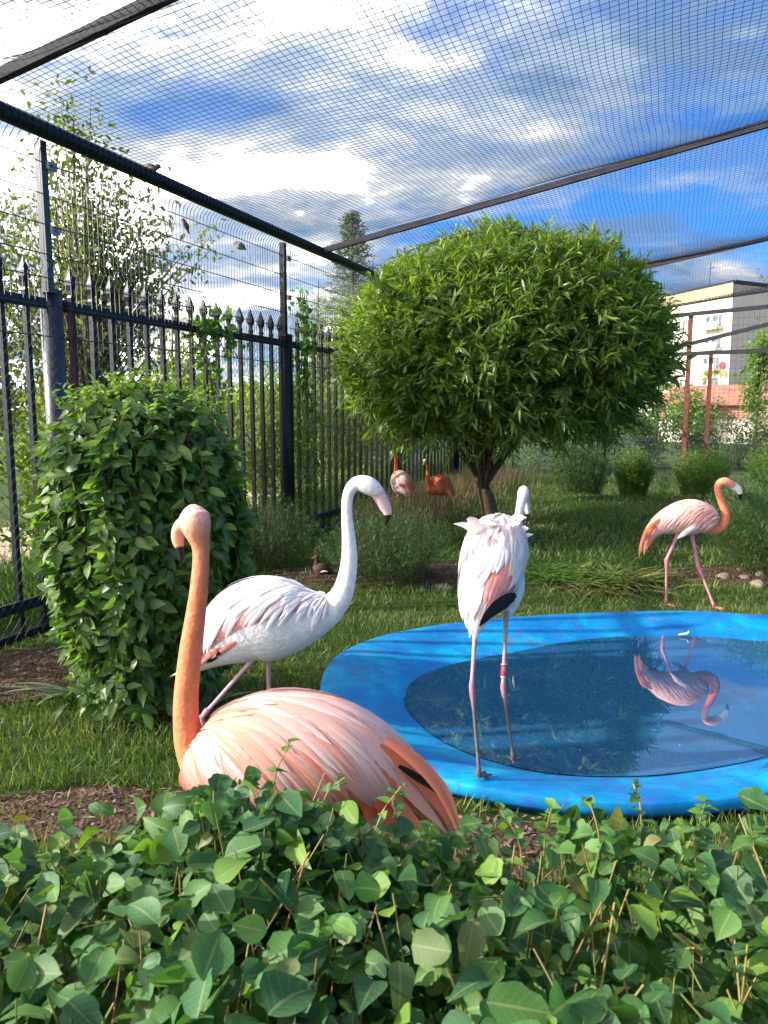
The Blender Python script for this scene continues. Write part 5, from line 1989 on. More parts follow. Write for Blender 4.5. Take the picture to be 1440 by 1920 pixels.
# ---- white flamingo standing left, in profile
def flamingo_white_profile():
    rng = np.random.default_rng(101)
    Y = 3.1
    root = empty('flamingo', (*at(495, 1300, Y)[:2], 0)); o0 = root.location
    tag(root, 'white flamingo in profile with raised S neck and pink wing edge behind the orange neck', 'flamingo', FG)
    white, blush, rose = (.82, .77, .78), (.84, .68, .67), (.80, .34, .30)
    T = Surf(*trace([(332, 1266, 3, 1.8), (352, 1255, 10, 1.6), (385, 1228, 29, 1.1), (422, 1196, 58, .88), (468, 1168, 76, .80), (513, 1160, 78, .80), (553, 1157, 66, .80), (588, 1152, 47, .85), (618, 1143, 30, .9), (634, 1132, 20, 1)], Y), CAMSIDE)

    def tc(u, th):
        low = math.cos(th)
        if u < .25: return lerp(blush, white, u / .25)
        return np.array(white)
    Nk = Surf(*trace([(590, 1150, 34, .9), (616, 1142, 28, .9), (638, 1120, 22, .95), (650, 1085, 17.5), (655, 1045, 15), (653.5, 1005, 12.5), (650.5, 968, 10.5), (651, 938, 10.5), (657, 918, 11.5), (669, 907, 14), (684, 908, 17), (697, 914, 16.5), (707, 921, 13), (712, 926, 9)], Y), CAMSIDE)
    nk = lambda u, th: lerp(white, (.84, .74, .70), (u - .75) / .2)
    legs = leg_parts([at(487, 1222, Y - .04), at(378, 1345, Y - .06), np.array([*at(400, 1345, Y - .05)[:2], 0])], .0088, (1, -.2, 0), (.60, .33, .38), (.52, .30, .33))
    legs += leg_parts([at(503, 1222, Y + .05), at(505, 1378, Y + .05), np.array([*at(522, 1378, Y + .06)[:2], 0])], .0088, (1, -.2, 0), (.60, .33, .38), (.52, .30, .33))
    body_obj([T.mesh(36, tc), Nk.mesh(24, nk)], legs, .0042, [M['plumage'], M['skin']], root, o0)
    (bm, _) = bill_parts([(707, 922, 14, .62), (714, 934, 12.5, .6), (721, 948, 11.5, .55), (726, 960, 8.5, .55), (727, 969, 6, .55), (725, 978, 3.5, .6), (723, 986, .8, .8)], Y, CAMSIDE, (.62, .38, .44), (.72, .48, .54), .60)
    simple_obj('bill', [bm], M['bill'], root, o0)
    eye_part(at(709.5, 913.5, Y - .022), .0042, (.80, .78, .55), root, o0, (.35, -1, .1))
    # leg ring
    a = at(387, 1334, Y - .06)
    mb = MB(); d = norm(at(487, 1222, Y - .04) - at(378, 1345, Y - .06)); mb.tube([a - d * .010, a + d * .010], .0125, 12)
    mb.build('leg_ring', mat_solid('pink_ring', (.70, .16, .30), .4, var=.05, bumpy=0), root, smooth=False)
    for sg in (1, -1):
        V, q, C = wing_shell(T, .13, .90, 1.80, 1.05, lambda a, b: lerp(white, rose, (b - .60) / .22), .010, sg)
        w = simple_obj('wing', [(V, q, C)], M['plumage'], root, o0)
        rows = 9 if sg > 0 else 5
        for k in range(rows):
            u0 = np.interp(k, [0, rows - 1], [.24, .90])
            m = 13 if sg > 0 else 7
            for i in range(m):
                t = (i + .5) / m
                tmax = np.interp(u0, [.2, .45, .9], [.55, .90, .92])
                th = .05 + t * (tmax - .05) + rng.normal(0, .03)
                sl = np.interp(th, [0, .4, 1.2], [.10, .62, .80]) + rng.normal(0, .07)
                L = np.interp(u0, [.2, .6, .95], [.15, .125, .07]) * np.interp(t, [0, 1], [.85, 1.08]) * rng.uniform(.86, 1.12)
                hw = L * rng.uniform(.085, .115)
                mt = M['f_white'] if t < .8 or rng.random() < .6 else M['f_blush']
                uu = u0 + rng.normal(0, .015)
                surf_feather(T, uu, sg * th, L, hw, sl, mt, w, o0, .006 + .004 * u0, .013 + .006 * t + rng.random() * .003)
        if sg > 0:
            for th, u0, mt in ((1.62, .33, 'f_rose'), (1.70, .40, 'f_rose'), (1.55, .27, 'f_blush'), (1.78, .30, 'f_black'), (1.72, .36, 'f_black')):
                surf_feather(T, u0, th, .10 if mt != 'f_black' else .05, .012, .1, M[mt], w, o0, .004, .012)
    tl = simple_obj('tail', [Surf(T.c[:14], T.rv[:14] * .9, T.rh[:14] * 1.05, CAMSIDE, 16).mesh(14, lambda u, t: np.array(blush))], M['plumage'], root, o0)
    for k in range(7):
        surf_feather(T, .16 + .01 * k, (-.9, -.5, -.2, .2, .6, 1.0, 1.4)[k], .16, .014, .05, M['f_blush' if k % 2 else 'f_white'], tl, o0, .003, .004)


flamingo_white_profile()


# ---- orange flamingo in front, standing behind the hedge
def flamingo_orange_front():
    rng = np.random.default_rng(102)
    Y = 1.68
    root = empty('flamingo', (*at(560, 1430, Y)[:2], 0)); o0 = root.location
    tag(root, 'large orange-pink flamingo closest to the hedge with its head turned away', 'flamingo', FG)
    org, pink, pale, head = (.78, .215, .10), (.84, .40, .31), (.85, .56, .49), (.84, .44, .37)
    T = Surf(*trace([(848, 1560, 5, 1.6), (815, 1520, 20, 1.2), (765, 1478, 48, .95), (705, 1448, 82, .86), (640, 1428, 108, .82), (570, 1418, 121, .80), (500, 1418, 121, .80), (440, 1424, 102, .82), (398, 1430, 76, .86), (365, 1432, 48, .9), (345, 1430, 26, 1)], Y), CAMSIDE)

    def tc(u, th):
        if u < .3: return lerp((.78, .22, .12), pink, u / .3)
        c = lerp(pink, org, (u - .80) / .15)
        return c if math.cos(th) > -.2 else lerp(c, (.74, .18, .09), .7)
    Nk = Surf(*trace([(420, 1455, 55, .8), (385, 1435, 46, .85), (360, 1400, 32, .9), (350, 1355, 25), (349, 1310, 23), (353, 1260, 22), (359, 1210, 21), (366, 1160, 19), (372, 1115, 17.2), (375.5, 1075, 16), (377, 1045, 15.5), (376, 1022, 17), (371, 1000, 24, .95), (366.5, 982, 29, .92), (364, 966, 27.5, .92, .01), (362, 953, 17, .95, .012), (361, 945.5, 5, 1, .012)], Y), CAMSIDE, 90)

    def nk(u, th):
        c = lerp(org, (.80, .27, .15), (u - .5) / .25)
        return lerp(c, head, (u - .72) / .16)
    f1, f2 = at(520, 1500, Y - .02), at(560, 1500, Y + .05)
    legs = leg_parts([f1, f1 + [.02, 0, -.33], np.array([f1[0] - .02, f1[1], 0])], .009, (-1, .1, 0), (.66, .28, .30), (.6, .28, .3))
    legs += leg_parts([f2, f2 + [.03, 0, -.33], np.array([f2[0], f2[1], 0])], .009, (-1, .1, 0), (.66, .28, .30), (.6, .28, .3))
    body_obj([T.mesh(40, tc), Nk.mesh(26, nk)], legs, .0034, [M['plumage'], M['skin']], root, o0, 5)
    (bm, _) = bill_parts([(352, 978, 14, .8, .035), (342, 985, 15, .72, .05), (335, 998, 13.5, .7, .058), (334, 1012, 12, .7, .058), (336, 1024, 9, .7, .055), (338, 1038, 6.5, .7, .05), (340, 1050, 4, .7, .045), (340, 1057, 1, .8, .042)], Y, (.5, -1, 0), (.82, .55, .45), (.84, .36, .20), .58, False)
    simple_obj('bill', [bm], M['bill'], root, o0)
    eye_part(at(337.5, 973, Y + .012), .0045, (.8, .7, .3), root, o0, (-1, -.1, .1))
    pat = ['s_mid', 's_pale', 's_mid', 's_warm', 's_pale', 's_orange', 's_mid', 's_pale']
    for sg in (1, -1):
        V, q, C = wing_shell(T, .16, .93, 1.55, 1.75, lambda a, b: lerp((.83, .38, .28), (.85, .50, .43), b), .003, sg)
        w = simple_obj('wing', [(V, q, C)], M['plumage'], root, o0)
        rows = 13 if sg > 0 else 5
        for k in range(rows):
            u0 = np.interp(k, [0, rows - 1], [.25, .955])
            m = 18 if sg > 0 else 6
            for i in range(m):
                t = (i + .5) / m
                th = .02 + t * 1.62 + rng.normal(0, .03)
                uu = u0 + rng.normal(0, .018)
                sl = np.interp(th, [0, .25, .8, 1.6], [.10, .62, 1.0, 1.15]) * np.interp(u0, [.25, .5, .9], [.38, .80, 1.0]) + rng.normal(0, .06)
                L = np.interp(u0, [.25, .6, .9], [.19, .165, .095]) * rng.uniform(.85, 1.2)
                hw = L * rng.uniform(.055, .095)
                nz = mnoise.noise(Vector((uu * 13 + th * 1.6, th * .9, 3.3))) + rng.normal(0, .16)
                mt = 's_orange' if nz < -.34 else 's_warm' if nz < -.16 else 's_mid' if nz < .10 else 's_pale'
                if u0 > .88 and mt == 's_pale': mt = 's_mid'
                surf_feather(T, uu, sg * th, L, hw, sl, M[mt], w, o0, .004 + .003 * u0, .0075 + .0025 * t + rng.random() * .002)
    # long curved rump plumes and dark flight feathers
    tl = simple_obj('tail', [Surf(T.c[:12], T.rv[:12] * .8, T.rh[:12] * .9, CAMSIDE, 14).mesh(14, lambda u, t: np.array((.72, .16, .08)))], M['plumage'], root, o0)
    for pts, hw, mt, dy in (([(722, 1385), (780, 1425), (828, 1478), (852, 1530), (866, 1578)], 13, 's_orange', -.094), ([(712, 1398), (765, 1440), (812, 1492), (838, 1530), (848, 1560)], 12, 'f_orange', -.065),
                            ([(705, 1420), (750, 1462), (795, 1512), (838, 1562)], 13, 's_mid', -.075), ([(700, 1440), (735, 1490), (770, 1535), (815, 1575)], 14, 'f_orange', -.085),
                            ([(690, 1455), (715, 1505), (745, 1550), (785, 1590)], 14, 'f_red', -.09), ([(748, 1436), (782, 1457), (812, 1476), (834, 1500)], 7, 'f_black', -.086),
                            ([(670, 1460), (690, 1510), (712, 1560), (740, 1600)], 14, 'f_red', -.09)):
        c = np.array([at(x, y, Y + dy) for x, y in pts])
        feather_obj('feather', cr(c, 9), WPROF * hw * Y / F, (0.25, -1, .5), M[mt], tl, o0, .3)


flamingo_orange_front()


# ---- white flamingo seen from behind on the pool rim
def flamingo_white_behind():
    rng = np.random.default_rng(103)
    fl = G(899, 1461, .108); fr_ = G(963, 1431, .098)
    root = empty('flamingo', (fl[0] + .05, fl[1] + .05, .1)); o0 = root.location
    tag(root, 'white flamingo seen from behind standing on the blue pool rim with ruffled back', 'flamingo', FG)
    white, blush, rose, cream = (.84, .78, .76), (.84, .62, .60), (.80, .32, .27), (.86, .80, .72)
    R = lambda rows: trace([(a, b, c, d, e - 3.2) for a, b, c, d, e in rows], 3.2)
    side = np.array([1.0, 0.12, 0])
    T = Surf(*R([(889, 1184, 4, 1.6, 2.97), (891, 1168, 13, 1.4, 3.0), (899, 1138, 30, 1.15, 3.06), (911, 1102, 46, 1.05, 3.14), (922, 1062, 55, 1.02, 3.22), (929, 1028, 54, 1.03, 3.31), (936, 1008, 43, 1.05, 3.40), (946, 1000, 30, 1.0, 3.47)]), side)
    thigh = Surf(*R([(950, 1060, 34, .9, 3.30), (957, 1100, 31, .85, 3.28), (955, 1132, 22, .8, 3.25), (949, 1158, 8, .8, 3.22)]), side, 24)
    thigh2 = Surf(*R([(905, 1080, 30, .9, 3.26), (900, 1120, 26, .85, 3.2), (893, 1160, 9, .8, 3.12), (891, 1185, 5, 1, 3.11)]), side, 24)
    Nk = Surf(*R([(944, 1015, 24, 1, 3.46), (958, 1004, 17, 1, 3.47), (967, 993, 11, 1, 3.46), (971, 978, 8.8, 1, 3.45), (974, 960, 8.2, 1, 3.44), (977, 944, 8.6, 1, 3.43), (980, 931, 10.2, 1, 3.43), (982, 921, 10.4, 1, 3.44), (984, 915, 7, 1, 3.45), (985, 912.5, 2, 1, 3.455)]), side, 50)
    mot = lambda u, th: (np.array((.78, .68, .66)) if mnoise.noise(Vector((u * 40, math.cos(th) * 4, math.sin(th) * 4))) > .12 and u < .72 else np.array((.80, .74, .74)))
    hi, lo = (.52, .32, .32), (.17, .115, .115)
    legs = leg_parts([at(892, 1172, 3.10), at(884.5, 1286, 3.03), fl], .0088, (.45, .9, 0), hi, lo, .072)
    legs += leg_parts([at(949, 1146, 3.20), at(943.5, 1288, 3.12), fr_], .0088, (.25, 1, 0), hi, lo, .072)
    body_obj([T.mesh(36, lambda u, t: lerp(blush, white, (u - .1) / .3)), thigh.mesh(22, lambda u, t: np.array(white)), thigh2.mesh(22, lambda u, t: np.array(blush)), Nk.mesh(22, mot)], legs, .0042, [M['plumage'], M['skin']], root, o0)
    (bm, _) = bill_parts([(984, 926, 9, .7, .28), (987, 938, 8.2, .65, .305), (988.5, 950, 7.5, .6, .325), (988.5, 962, 6, .6, .335), (987.5, 972, 4.5, .6, .335), (985.5, 981, 2.5, .7, .33), (984, 987, .8, .8, .325)], 3.2, (1, .4, 0), (.66, .50, .52), (.78, .66, .66), .52, False)
    simple_obj('bill', [bm], M['bill'], root, o0)
    eye_part(at(991.5, 924, 3.455), .004, (.8, .76, .5), root, o0, (1, .2, .1))
    # lettered leg band
    a = at(944.5, 1257, 3.135); up = norm(at(949, 1146, 3.20) - at(943.5, 1288, 3.12))
    band = empty('leg_band', Vector(a) - o0); band.parent = root
    mb = MB(); mb.tube([a - up * .026, a + up * .026], .0125, 20)
    mb.build('ring', mat_solid('red_ring', (.42, .035, .04), .4, var=.05, bumpy=0), band, origin=Vector(a))
    mw = mat_solid('white_print', (.8, .78, .76), .5, var=.02, bumpy=0)
    for dz in (-.0265, .0265):
        mb = MB(); mb.tube([a + up * (dz - .0012), a + up * (dz + .0012)], .0131, 20); mb.build('rim_line', mw, band, origin=Vector(a))
    cu = bpy.data.curves.new('code', 'FONT'); cu.body = 'CU0'; cu.size = .021; cu.align_x = 'CENTER'; cu.align_y = 'CENTER'; cu.extrude = .0003; cu.resolution_u = 3
    tmp = bpy.data.objects.new('code', cu); COL.objects.link(tmp)
    bpy.context.view_layer.update()
    dg = bpy.context.evaluated_depsgraph_get()
    me = bpy.data.meshes.new_from_object(tmp.evaluated_get(dg)); me.name = 'printed_code'
    bpy.data.objects.remove(tmp)
    me.materials.clear(); me.materials.append(mw)
    for v in me.vertices:       # wrap the print round the ring, reading up the leg
        x, y = v.co.x, v.co.y
        ang = y / .0129
        v.co = Vector((math.sin(-ang) * .0131, -math.cos(-ang) * .0131, x)) * 1.0
    link('printed_code', me, band)

    # wings: left one over the back, right one with pink coverts and black flight feathers
    for sg in (1, -1):
        V, q, C = wing_shell(T, .22, .93, 1.75 if sg < 0 else 1.5, 1.35, lambda a, b: lerp(white, rose if sg > 0 else blush, (.72 - a) / .2), .006, sg)
        w = simple_obj('wing', [(V, q, C)], M['plumage'], root, o0)
        for k in range(8):
            u0 = np.interp(k, [0, 7], [.66, .97] if sg > 0 else [.40, .97])
            m = 10
            for i in range(m):
                t = (i + .5) / m
                th = .03 + t * 1.62 + rng.normal(0, .04)
                L = np.interp(u0, [.3, .7, 1], [.17, .15, .09] if sg < 0 else [.15, .15, .09]) * rng.uniform(.85, 1.15)
                mt = (['f_white', 'f_blush', 'f_blush', 'f_cream'] if sg > 0 else ['f_cream', 'f_white', 'f_cream', 'f_blush'])[rng.integers(0, 4)]
                surf_feather(T, u0 + rng.normal(0, .02), sg * th, L, L * rng.uniform(.09, .13), .12 * rng.normal() + .10, M[mt], w, o0, .006 + .004 * u0, .012 + rng.random() * .004)
        # deeper pink coverts under the white ones
        for i in range(8):
            th = .12 + i * .2
            surf_feather(T, .46 + rng.normal(0, .01), sg * th, .17 if sg < 0 else .13, .015, .06, M['f_rose' if (sg > 0 or i == 3) else 'f_blush'], w, o0, .004, .010)
    tl = simple_obj('tail', [Surf(T.c[:16], T.rv[:16] * .9, T.rh[:16] * 1.0, side, 14).mesh(14, lambda u, t: np.array(blush))], M['plumage'], root, o0)
    for i in range(9):
        surf_feather(T, .26, -1.1 + i * .24, .19 + .015 * rng.normal(), .015, .03, M[['f_blush', 'f_white', 'f_blush', 'f_rose'][i % 4] if i < 7 else 'f_blush'], tl, o0, .005, .008)
    for pts, hw in (([(968, 1116), (948, 1124), (925, 1140), (901, 1168)], 9), ([(965, 1122), (946, 1131), (924, 1148), (900, 1172)], 8), ([(955, 1133), (938, 1141), (918, 1155), (899, 1174)], 6)):
        c = np.array([at(x, y, np.interp(x, [890, 970], [2.88, 3.05])) for x, y in pts])
        feather_obj('feather', cr(c, 9), np.array([.5, .9, 1, 1, 1, .95, .8, .6, .2]) * hw * 3.05 / F, (.25, -1, .2), M['f_black'], tl, o0, .2)
    # ruffled plumes standing up from the shoulders
    rf = simple_obj('ruff', [Surf(T.c[44:56], T.rv[44:56] * .9, T.rh[44:56] * .9, side, 10).mesh(14, lambda u, t: np.array(white))], M['plumage'], root, o0)
    for i in range(36):
        x = rng.uniform(886, 982); y = 1012 - 8 * math.sin((x - 884) / 101 * math.pi) + rng.normal(0, 6)
        Yd = 3.22 + rng.uniform(0, .16)
        h = rng.uniform(16, 34) * (1.15 if (x < 915 or 945 < x < 965) else .8)
        lean = (x - 930) / 60 * 14 + rng.normal(0, 9)
        c = np.array([at(x, y, Yd), at(x + lean * .25, y - h * .5, Yd - .01), at(x + lean * .8, y - h * .85, Yd - .02), at(x + lean * 1.5 + 3 * rng.normal(), y - h * (.85 + .12 * rng.random()), Yd - .05)])
        feather_obj('feather', cr(c, 9), WPROF * rng.uniform(5, 9) * 3.3 / F, (rng.normal(0, .3), -1, .3), M['f_white' if i % 3 else 'f_blush'], rf, o0, .35)


flamingo_white_behind()


# ---- orange flamingo walking on the far side of the pool
def flamingo_walking():
    rng = np.random.default_rng(104)
    g1 = G(1249, 1136); g2 = G(1340, 1142)
    Y = (g1[1] + g2[1]) / 2
    root = empty('flamingo', ((g1[0] + g2[0]) / 2, Y, 0)); o0 = root.location
    tag(root, 'orange flamingo striding to the right along the far edge of the blue pool', 'flamingo', FG)
    org, pale = (.76, .22, .10), (.82, .45, .34)
    T = Surf(*trace([(1204, 1030, 2.5, 1.5), (1211, 1012, 6, 1.2), (1225, 994, 13, 1), (1247, 981, 22, .85), (1272, 973, 30, .8), (1297, 970, 33, .8), (1317, 973, 29, .8), (1331, 980, 22, .85), (1340, 986, 13, .9)], Y), CAMSIDE)
    Nk = Surf(*trace([(1326, 982, 20, .85), (1339, 989, 14, .9), (1351, 989, 9.5), (1359, 980, 8), (1361, 967, 7.4), (1358, 953, 7), (1351.5, 937, 6.6), (1346.5, 922, 6.3), (1346, 912, 6.6), (1351, 905.5, 7.8), (1359, 903.5, 8.6), (1367, 906, 8), (1374, 910, 6.6), (1377, 912, 4)], Y), CAMSIDE, 70)
    legs = leg_parts([at(1272, 1000, Y - .03), at(1250, 1049, Y - .03), g1], .0125, (1, -.15, 0), (.70, .26, .32), (.70, .27, .30), .09)
    legs += leg_parts([at(1297, 1000, Y + .04), at(1309, 1060, Y + .04), g2], .0125, (1, -.2, 0), (.70, .26, .32), (.70, .27, .30), .09)
    body_obj([T.mesh(32, lambda u, t: lerp(lerp(org, pale, u / .25), (.76, .20, .10), (u - .78) / .15)), Nk.mesh(20, lambda u, t: lerp(org, (.80, .32, .18), (u - .45) / .4))], legs, .0055, [M['plumage'], M['skin']], root, o0)
    (bm, _) = bill_parts([(1372, 909, 7.4, .7), (1378, 912.5, 7, .65), (1384, 917, 6.5, .6), (1387, 923.5, 5, .6), (1388, 930, 3.6, .6), (1387.5, 937, 1.5, .8)], Y, CAMSIDE, (.86, .78, .74), (.86, .72, .50), .68, False)
    simple_obj('bill', [bm], M['bill'], root, o0)
    eye_part(at(1369, 905, Y - .03), .006, (.8, .72, .3), root, o0, (.3, -1, .1))
    for sg in (1, -1):
        V, q, C = wing_shell(T, .20, .92, 1.75, 1.25, lambda a, b: lerp((.82, .47, .37), (.78, .22, .12), (b - .7) / .2), .010, sg)
        w = simple_obj('wing', [(V, q, C)], M['plumage'], root, o0)
        rows, m = (8, 9) if sg > 0 else (4, 5)
        for k in range(rows):
            u0 = np.interp(k, [0, rows - 1], [.30, .92])
            for i in range(m):
                t = (i + .5) / m; th = .05 + t * 1.35
                sl = np.interp(th, [0, .4, 1.3], [.08, .6, .85]) + rng.normal(0, .05)
                L = np.interp(u0, [.3, .9], [.20, .12]) * rng.uniform(.9, 1.1)
                mt = ['s_pale', 's_pale', 's_mid', 's_mid', 's_warm'][rng.integers(0, 5)]
                surf_feather(T, u0 + rng.normal(0, .015), sg * th, L, L * .085, sl, M[mt], w, o0, .005, .015)
        # pale thigh tuft
        for i in range(5):
            c = np.array([at(1312 - i * 4, 978 + i * 3, Y - sg * .105), at(1296 - i * 3, 992 + i * 2, Y - sg * .115), at(1274 - i, 1006 + i, Y - sg * .08)])
            feather_obj('feather', cr(c, 9), WPROF * 5 * Y / F, (0, -sg, .2), M['f_blush'], w, o0)
    tl = simple_obj('tail', [Surf(T.c[:16], T.rv[:16] * .9, T.rh[:16] * .9, CAMSIDE, 12).mesh(12, lambda u, t: np.array(org))], M['plumage'], root, o0)
    for pts in ([(1240, 972), (1218, 990), (1205, 1015), (1198, 1043)], [(1242, 978), (1222, 998), (1212, 1020), (1207, 1042)], [(1240, 975), (1221, 993), (1208, 1016), (1202, 1036)], [(1244, 984), (1228, 1002), (1217, 1018), (1212, 1030)]):
        c = np.array([at(x, y, Y - .05 + rng.normal(0, .02)) for x, y in pts])
        feather_obj('feather', cr(c, 9), WPROF * 4.5 * Y / F, (0, -1, .3), M['f_orange'], tl, o0)


flamingo_walking()


# ---- two orange flamingos far back by the fence
def flamingo_distant(label, ft1, ft2, body, neck, bill, cols, side, hips, ank, wingcol, seed, tailpts):
    rng = np.random.default_rng(seed)
    Y = (ft1[1] + ft2[1]) / 2
    root = empty('flamingo', ((ft1[0] + ft2[0]) / 2, Y, 0)); o0 = root.location
    tag(root, label, 'flamingo', FG)
    T = Surf(*trace(body, Y), side, 40)
    Nk = Surf(*trace(neck, Y), side, 40)
    legs = []
    for h, a, f in zip(hips, ank, (ft1, ft2)):
        legs += leg_parts([at(*h, Y), at(*a, Y), f], .011, (.3, -1, 0), (.66, .36, .34), (.68, .26, .30), .08)
    body_obj([T.mesh(26, lambda u, t: np.array(cols[0])), Nk.mesh(16, lambda u, t: np.array(cols[1]))], legs, .009, [M['plumage_far'], M['skin']], root, o0, 3)
    bm, _ = bill_parts(bill, Y, side, (.82, .62, .55), (.80, .5, .4), .55, False)
    simple_obj('bill', [bm], M['bill'], root, o0)
    for sg in (1, -1):
        V, q, C = wing_shell(T, .15, .92, 1.7, 1.2, lambda a, b: lerp(wingcol[0], wingcol[1], b * 1.2 - .2), .012, sg)
        w = simple_obj('wing', [(V, q, C)], M['plumage_far'], root, o0)
        for k in range(5):
            for i in range(5):
                surf_feather(T, .3 + .15 * k, sg * (.1 + .28 * i), .20, .022, .5, M[wingcol[2][rng.integers(0, len(wingcol[2]))]], w, o0, .006, .018)
    tl = None
    for pts in tailpts:
        c = np.array([at(x, y, Y - .16) for x, y in pts])
        feather_obj('tail_feather', cr(c, 9), WPROF * 4.5 * Y / F, (0.2, -1, .3), M['f_orange'], root, o0)


a1, a2 = G(747, 968), G(762, 966)
flamingo_distant('distant pale pink flamingo with orange tail seen from behind by the fence', a1, a2,
                 [(771, 930, 4, 1, -.12), (764, 922, 12, 1, -.08), (756, 910, 20, .95), (749, 898, 19, .9, .08), (744, 890, 12, .9, .14)],
                 [(747, 897, 11, 1, .10), (744, 887, 7, 1, .14), (743, 876, 4, 1, .15), (743, 864, 3.4, 1, .15), (742, 852, 3.2, 1, .15), (741, 845, 4.2, 1, .13), (738, 842, 3.5, 1, .11)],
                 [(737, 844, 3.4, .7, .1), (734, 848, 3.2, .7, .1), (732, 854, 2.2, .7, .1), (732, 859, .7, .7, .1)],
                 ((.82, .55, .47), (.74, .17, .06)), (1, -.4, 0), ((746, 925), (761, 928)), ((746, 945), (762, 946)),
                 ((.84, .60, .53), (.83, .48, .38), ['f_blush', 'f_pale_peach', 'f_peach']), 105,
                 [[(764, 905), (769, 922), (771, 938)], [(758, 908), (764, 922), (768, 932)], [(768, 905), (771, 918), (772, 930)]])
a1, a2 = G(824, 970), G(829, 972)
flamingo_distant('distant deep orange flamingo with upright neck by the dry grass and fence', a1, a2,
                 [(845, 922, 4, 1, .05), (839, 918, 13, 1), (829, 912, 20, .95), (818, 912, 19, .9), (808, 918, 11, .9, -.03)],
                 [(813, 917, 13, 1), (806, 919, 8, 1, -.05), (803, 910, 4.6, 1, -.06), (802, 897, 3.9, 1, -.06), (802, 884, 3.5, 1, -.06), (801, 872, 3.6, 1, -.06), (799, 864, 4.6, 1, -.07), (797, 860, 3.2, 1, -.08)],
                 [(797, 863, 3.6, .7, -.09), (796, 868, 3.4, .7, -.12), (796, 874, 2.4, .7, -.13), (797, 879, .7, .7, -.13)],
                 ((.72, .20, .09), (.74, .20, .09)), CAMSIDE, ((821, 926), (829, 926)), ((822, 947), (829, 947)),
                 ((.72, .22, .10), (.68, .15, .07), ['f_orange', 'f_red', 'f_orange']), 106, [[(838, 912), (844, 922), (846, 932)]])


# ---- duck and sparrows
def small_bird(name, label, cat, group, Y, body, head, bill, side, cb, ch, cbill, voxel, wing, tail, seed, feet=None):
    rng = np.random.default_rng(seed)
    P, rv, rh = trace(body, Y)
    root = empty(name, P.mean(0) if feet is None else (P.mean(0)[0], P.mean(0)[1], feet)); o0 = root.location
    tag(root, label, cat, group)
    T = Surf(P, rv, rh, side, 30); H = Surf(*trace(head, Y), side, 24)
    bc = lambda u, t: np.array(cb[0]) * (1 + .25 * mnoise.noise(Vector((u * 9, math.cos(t) * 3, math.sin(t) * 3)))) if math.cos(t) > -.1 else np.array(cb[1])
    body_obj([T.mesh(20, bc), H.mesh(16, lambda u, t: np.array(ch))], [], voxel, [M['plumage_far'], M['skin']], root, o0, 2)
    S = Surf(*trace(bill, Y), side, 8)
    simple_obj('bill', [S.mesh(8, lambda u, t: np.array(cbill))], M['bill'], root, o0)
    for sg in (1, -1):
        V, q, C = wing_shell(T, .08, .75, 1.5, 1.3, lambda a, b: lerp(cb[0], (.05, .035, .03), .3), .006, sg, 12, 8)
        w = simple_obj('wing', [(V, q, C)], M['plumage_far'], root, o0)
        for k in range(3):
            for i in range(3):
                surf_feather(T, .35 + .17 * k, sg * (.35 + .36 * i), T.len * .38, T.len * .035, .12, M[wing[(k + i) % len(wing)]], w, o0, .002, .006 if T.len > .2 else .003)
    for pts, hw in tail:
        c = np.array([at(x, y, Y) for x, y in pts])
        feather_obj('tail_feather', cr(c, 9), WPROF * hw * Y / F, (0, -1, .6), M['f_brown'], root, o0)
    return root


YD = G(600, 1083)[1]
small_bird('duck', 'small brown duck resting in the shade left of the wide dark bush', 'duck', None, YD,
           [(622, 1073, 2, 1.4), (616, 1071, 7, 1.1), (606, 1068, 12, .95), (597, 1068, 12.5, .95), (589, 1070, 7, 1)],
           [(593, 1066, 8), (594, 1056, 5), (594.5, 1048, 4.6), (594, 1043, 5.2), (593, 1039.5, 2.5)],
           [(592, 1044, 2.6, 1.2), (588, 1046, 2.0, 1.4), (584.5, 1047, .8, 1.6)], CAMSIDE, ((.085, .055, .04), (.15, .10, .07)), (.07, .045, .035), (.10, .09, .04), .006,
           ['f_brown', 'f_dark', 'f_brown'], [([(616, 1066), (622, 1070), (627, 1072)], 3)], 111, feet=0)
dk = [o for o in bpy.data.objects if o.name == 'duck'][0]
cw = np.array([at(x, y, YD - .066) for x, y in ((600, 1073), (607, 1071), (615, 1071.5))])
feather_obj('white_wing_bar', cr(cw, 9), WPROF * 1.5 * YD / F, (0, -1, .4), M['f_white'], dk, dk.location)


def fence_Y(px, py, d):
    """depth at which a pixel's ray meets the upright plane d metres inside the left fence"""
    r = ray(px, py); A = FA + FN * d
    t = ((A - CAM) @ FN) / (r @ FN)
    return float((CAM + r * t)[1])


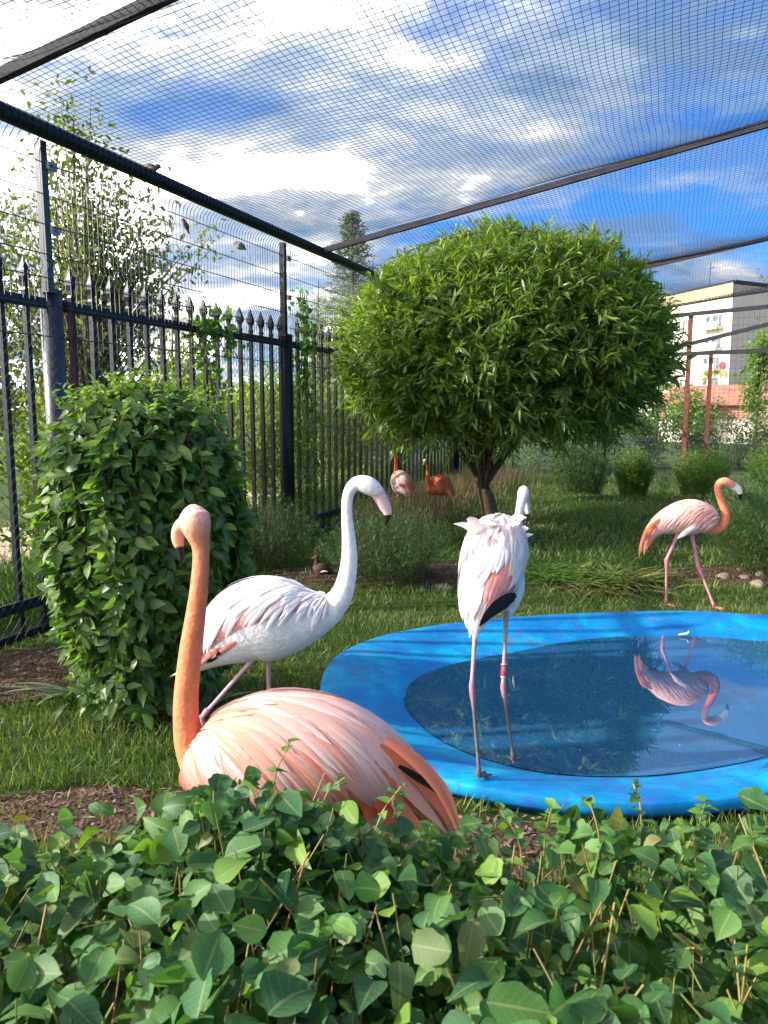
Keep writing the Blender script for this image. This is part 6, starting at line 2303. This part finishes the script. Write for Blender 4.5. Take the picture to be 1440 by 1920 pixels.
SG = 'sparrows on the enclosure'
Yb = fence_Y(288, 318, .2)
small_bird('sparrow', 'striped sparrow perched on the dark top rail', 'sparrow', SG, Yb, [(274, 311, 1.2), (279, 312, 4), (287, 315, 6), (294, 315, 5)], [(292, 314, 4.8), (297, 312, 4.6), (301, 313.5, 2.5)], [(300, 314, 1.6), (303.5, 316, .4)], CAMSIDE,
           ((.16, .09, .05), (.28, .22, .17)), (.12, .08, .06), (.04, .035, .03), .004, ['f_brown', 'f_cream', 'f_dark'], [([(280, 311), (274, 309.5), (270, 309)], 1.8)], 112)
Yb = fence_Y(347, 422, .10)
small_bird('sparrow', 'brown sparrow upright on a wire of the panels with its tail hanging', 'sparrow', SG, Yb, [(353, 432, 1.5), (350, 427, 4.2), (347, 421, 5.2), (344.5, 416, 4.2)], [(345, 417, 4.2), (343, 412, 4), (342.5, 409, 2)], [(342.5, 411, 1.4), (340.5, 412, .4)], CAMSIDE,
           ((.17, .085, .05), (.22, .13, .09)), (.14, .07, .05), (.04, .035, .03), .004, ['f_brown', 'f_dark'], [([(351, 429), (353.5, 435), (355.5, 440.5)], 1.7)], 113)
Yb = fence_Y(450, 461, .10)
small_bird('sparrow', 'grey-breasted sparrow sitting on a wire towards the second square post', 'sparrow', SG, Yb, [(459, 467, 1.5), (455, 464, 5), (449, 461, 7), (444, 458, 5)], [(446, 459, 5), (442, 456, 4.6), (440, 456, 2.4)], [(440, 457, 1.5), (437, 457.5, .4)], CAMSIDE,
           ((.24, .20, .17), (.34, .31, .29)), (.20, .15, .12), (.05, .04, .035), .004, ['f_brown', 'f_dark'], [([(456, 465), (460, 467), (463, 467.5)], 2)], 114)


# a shed white feather afloat at the back of the pool
fp = G(1281, 1190, .045)
fo = empty('floating_feather', fp); tag(fo, 'curled white feather lying at the far water edge of the pool', 'feather')
feather_obj('vane', cr(np.array([fp + [-.035, 0, 0], fp + [.0, .006, .006], fp + [.03, .004, .012], fp + [.038, 0, .03]]), 9), WPROF * .010, (0, -.3, 1), M['f_white'], fo, fo.location)

rl = np.random.default_rng(77)
m_ = 70
k_ = rl.integers(0, 160, m_); q_ = 1 - rl.random(m_) ** 2 * .9
lp_ = POND_I[k_] * q_[:, None] + POND_I.mean(0) * (1 - q_[:, None])
lt = foliage('floating_litter', [scatter(np.concatenate([lp_, np.full((m_, 1), WATZ + .002)], 1), np.concatenate([rl.normal(size=(m_, 2)), np.zeros((m_, 1))], 1), np.tile([0, 0, 1.], (m_, 1)), rl.uniform(.008, .028, m_), rl.uniform(.004, .009, m_), OVAL, rng=rl)], M['lily_leaf'])
tag(lt, 'small leaf bits and specks floating on the pool water', 'litter', kind='stuff')
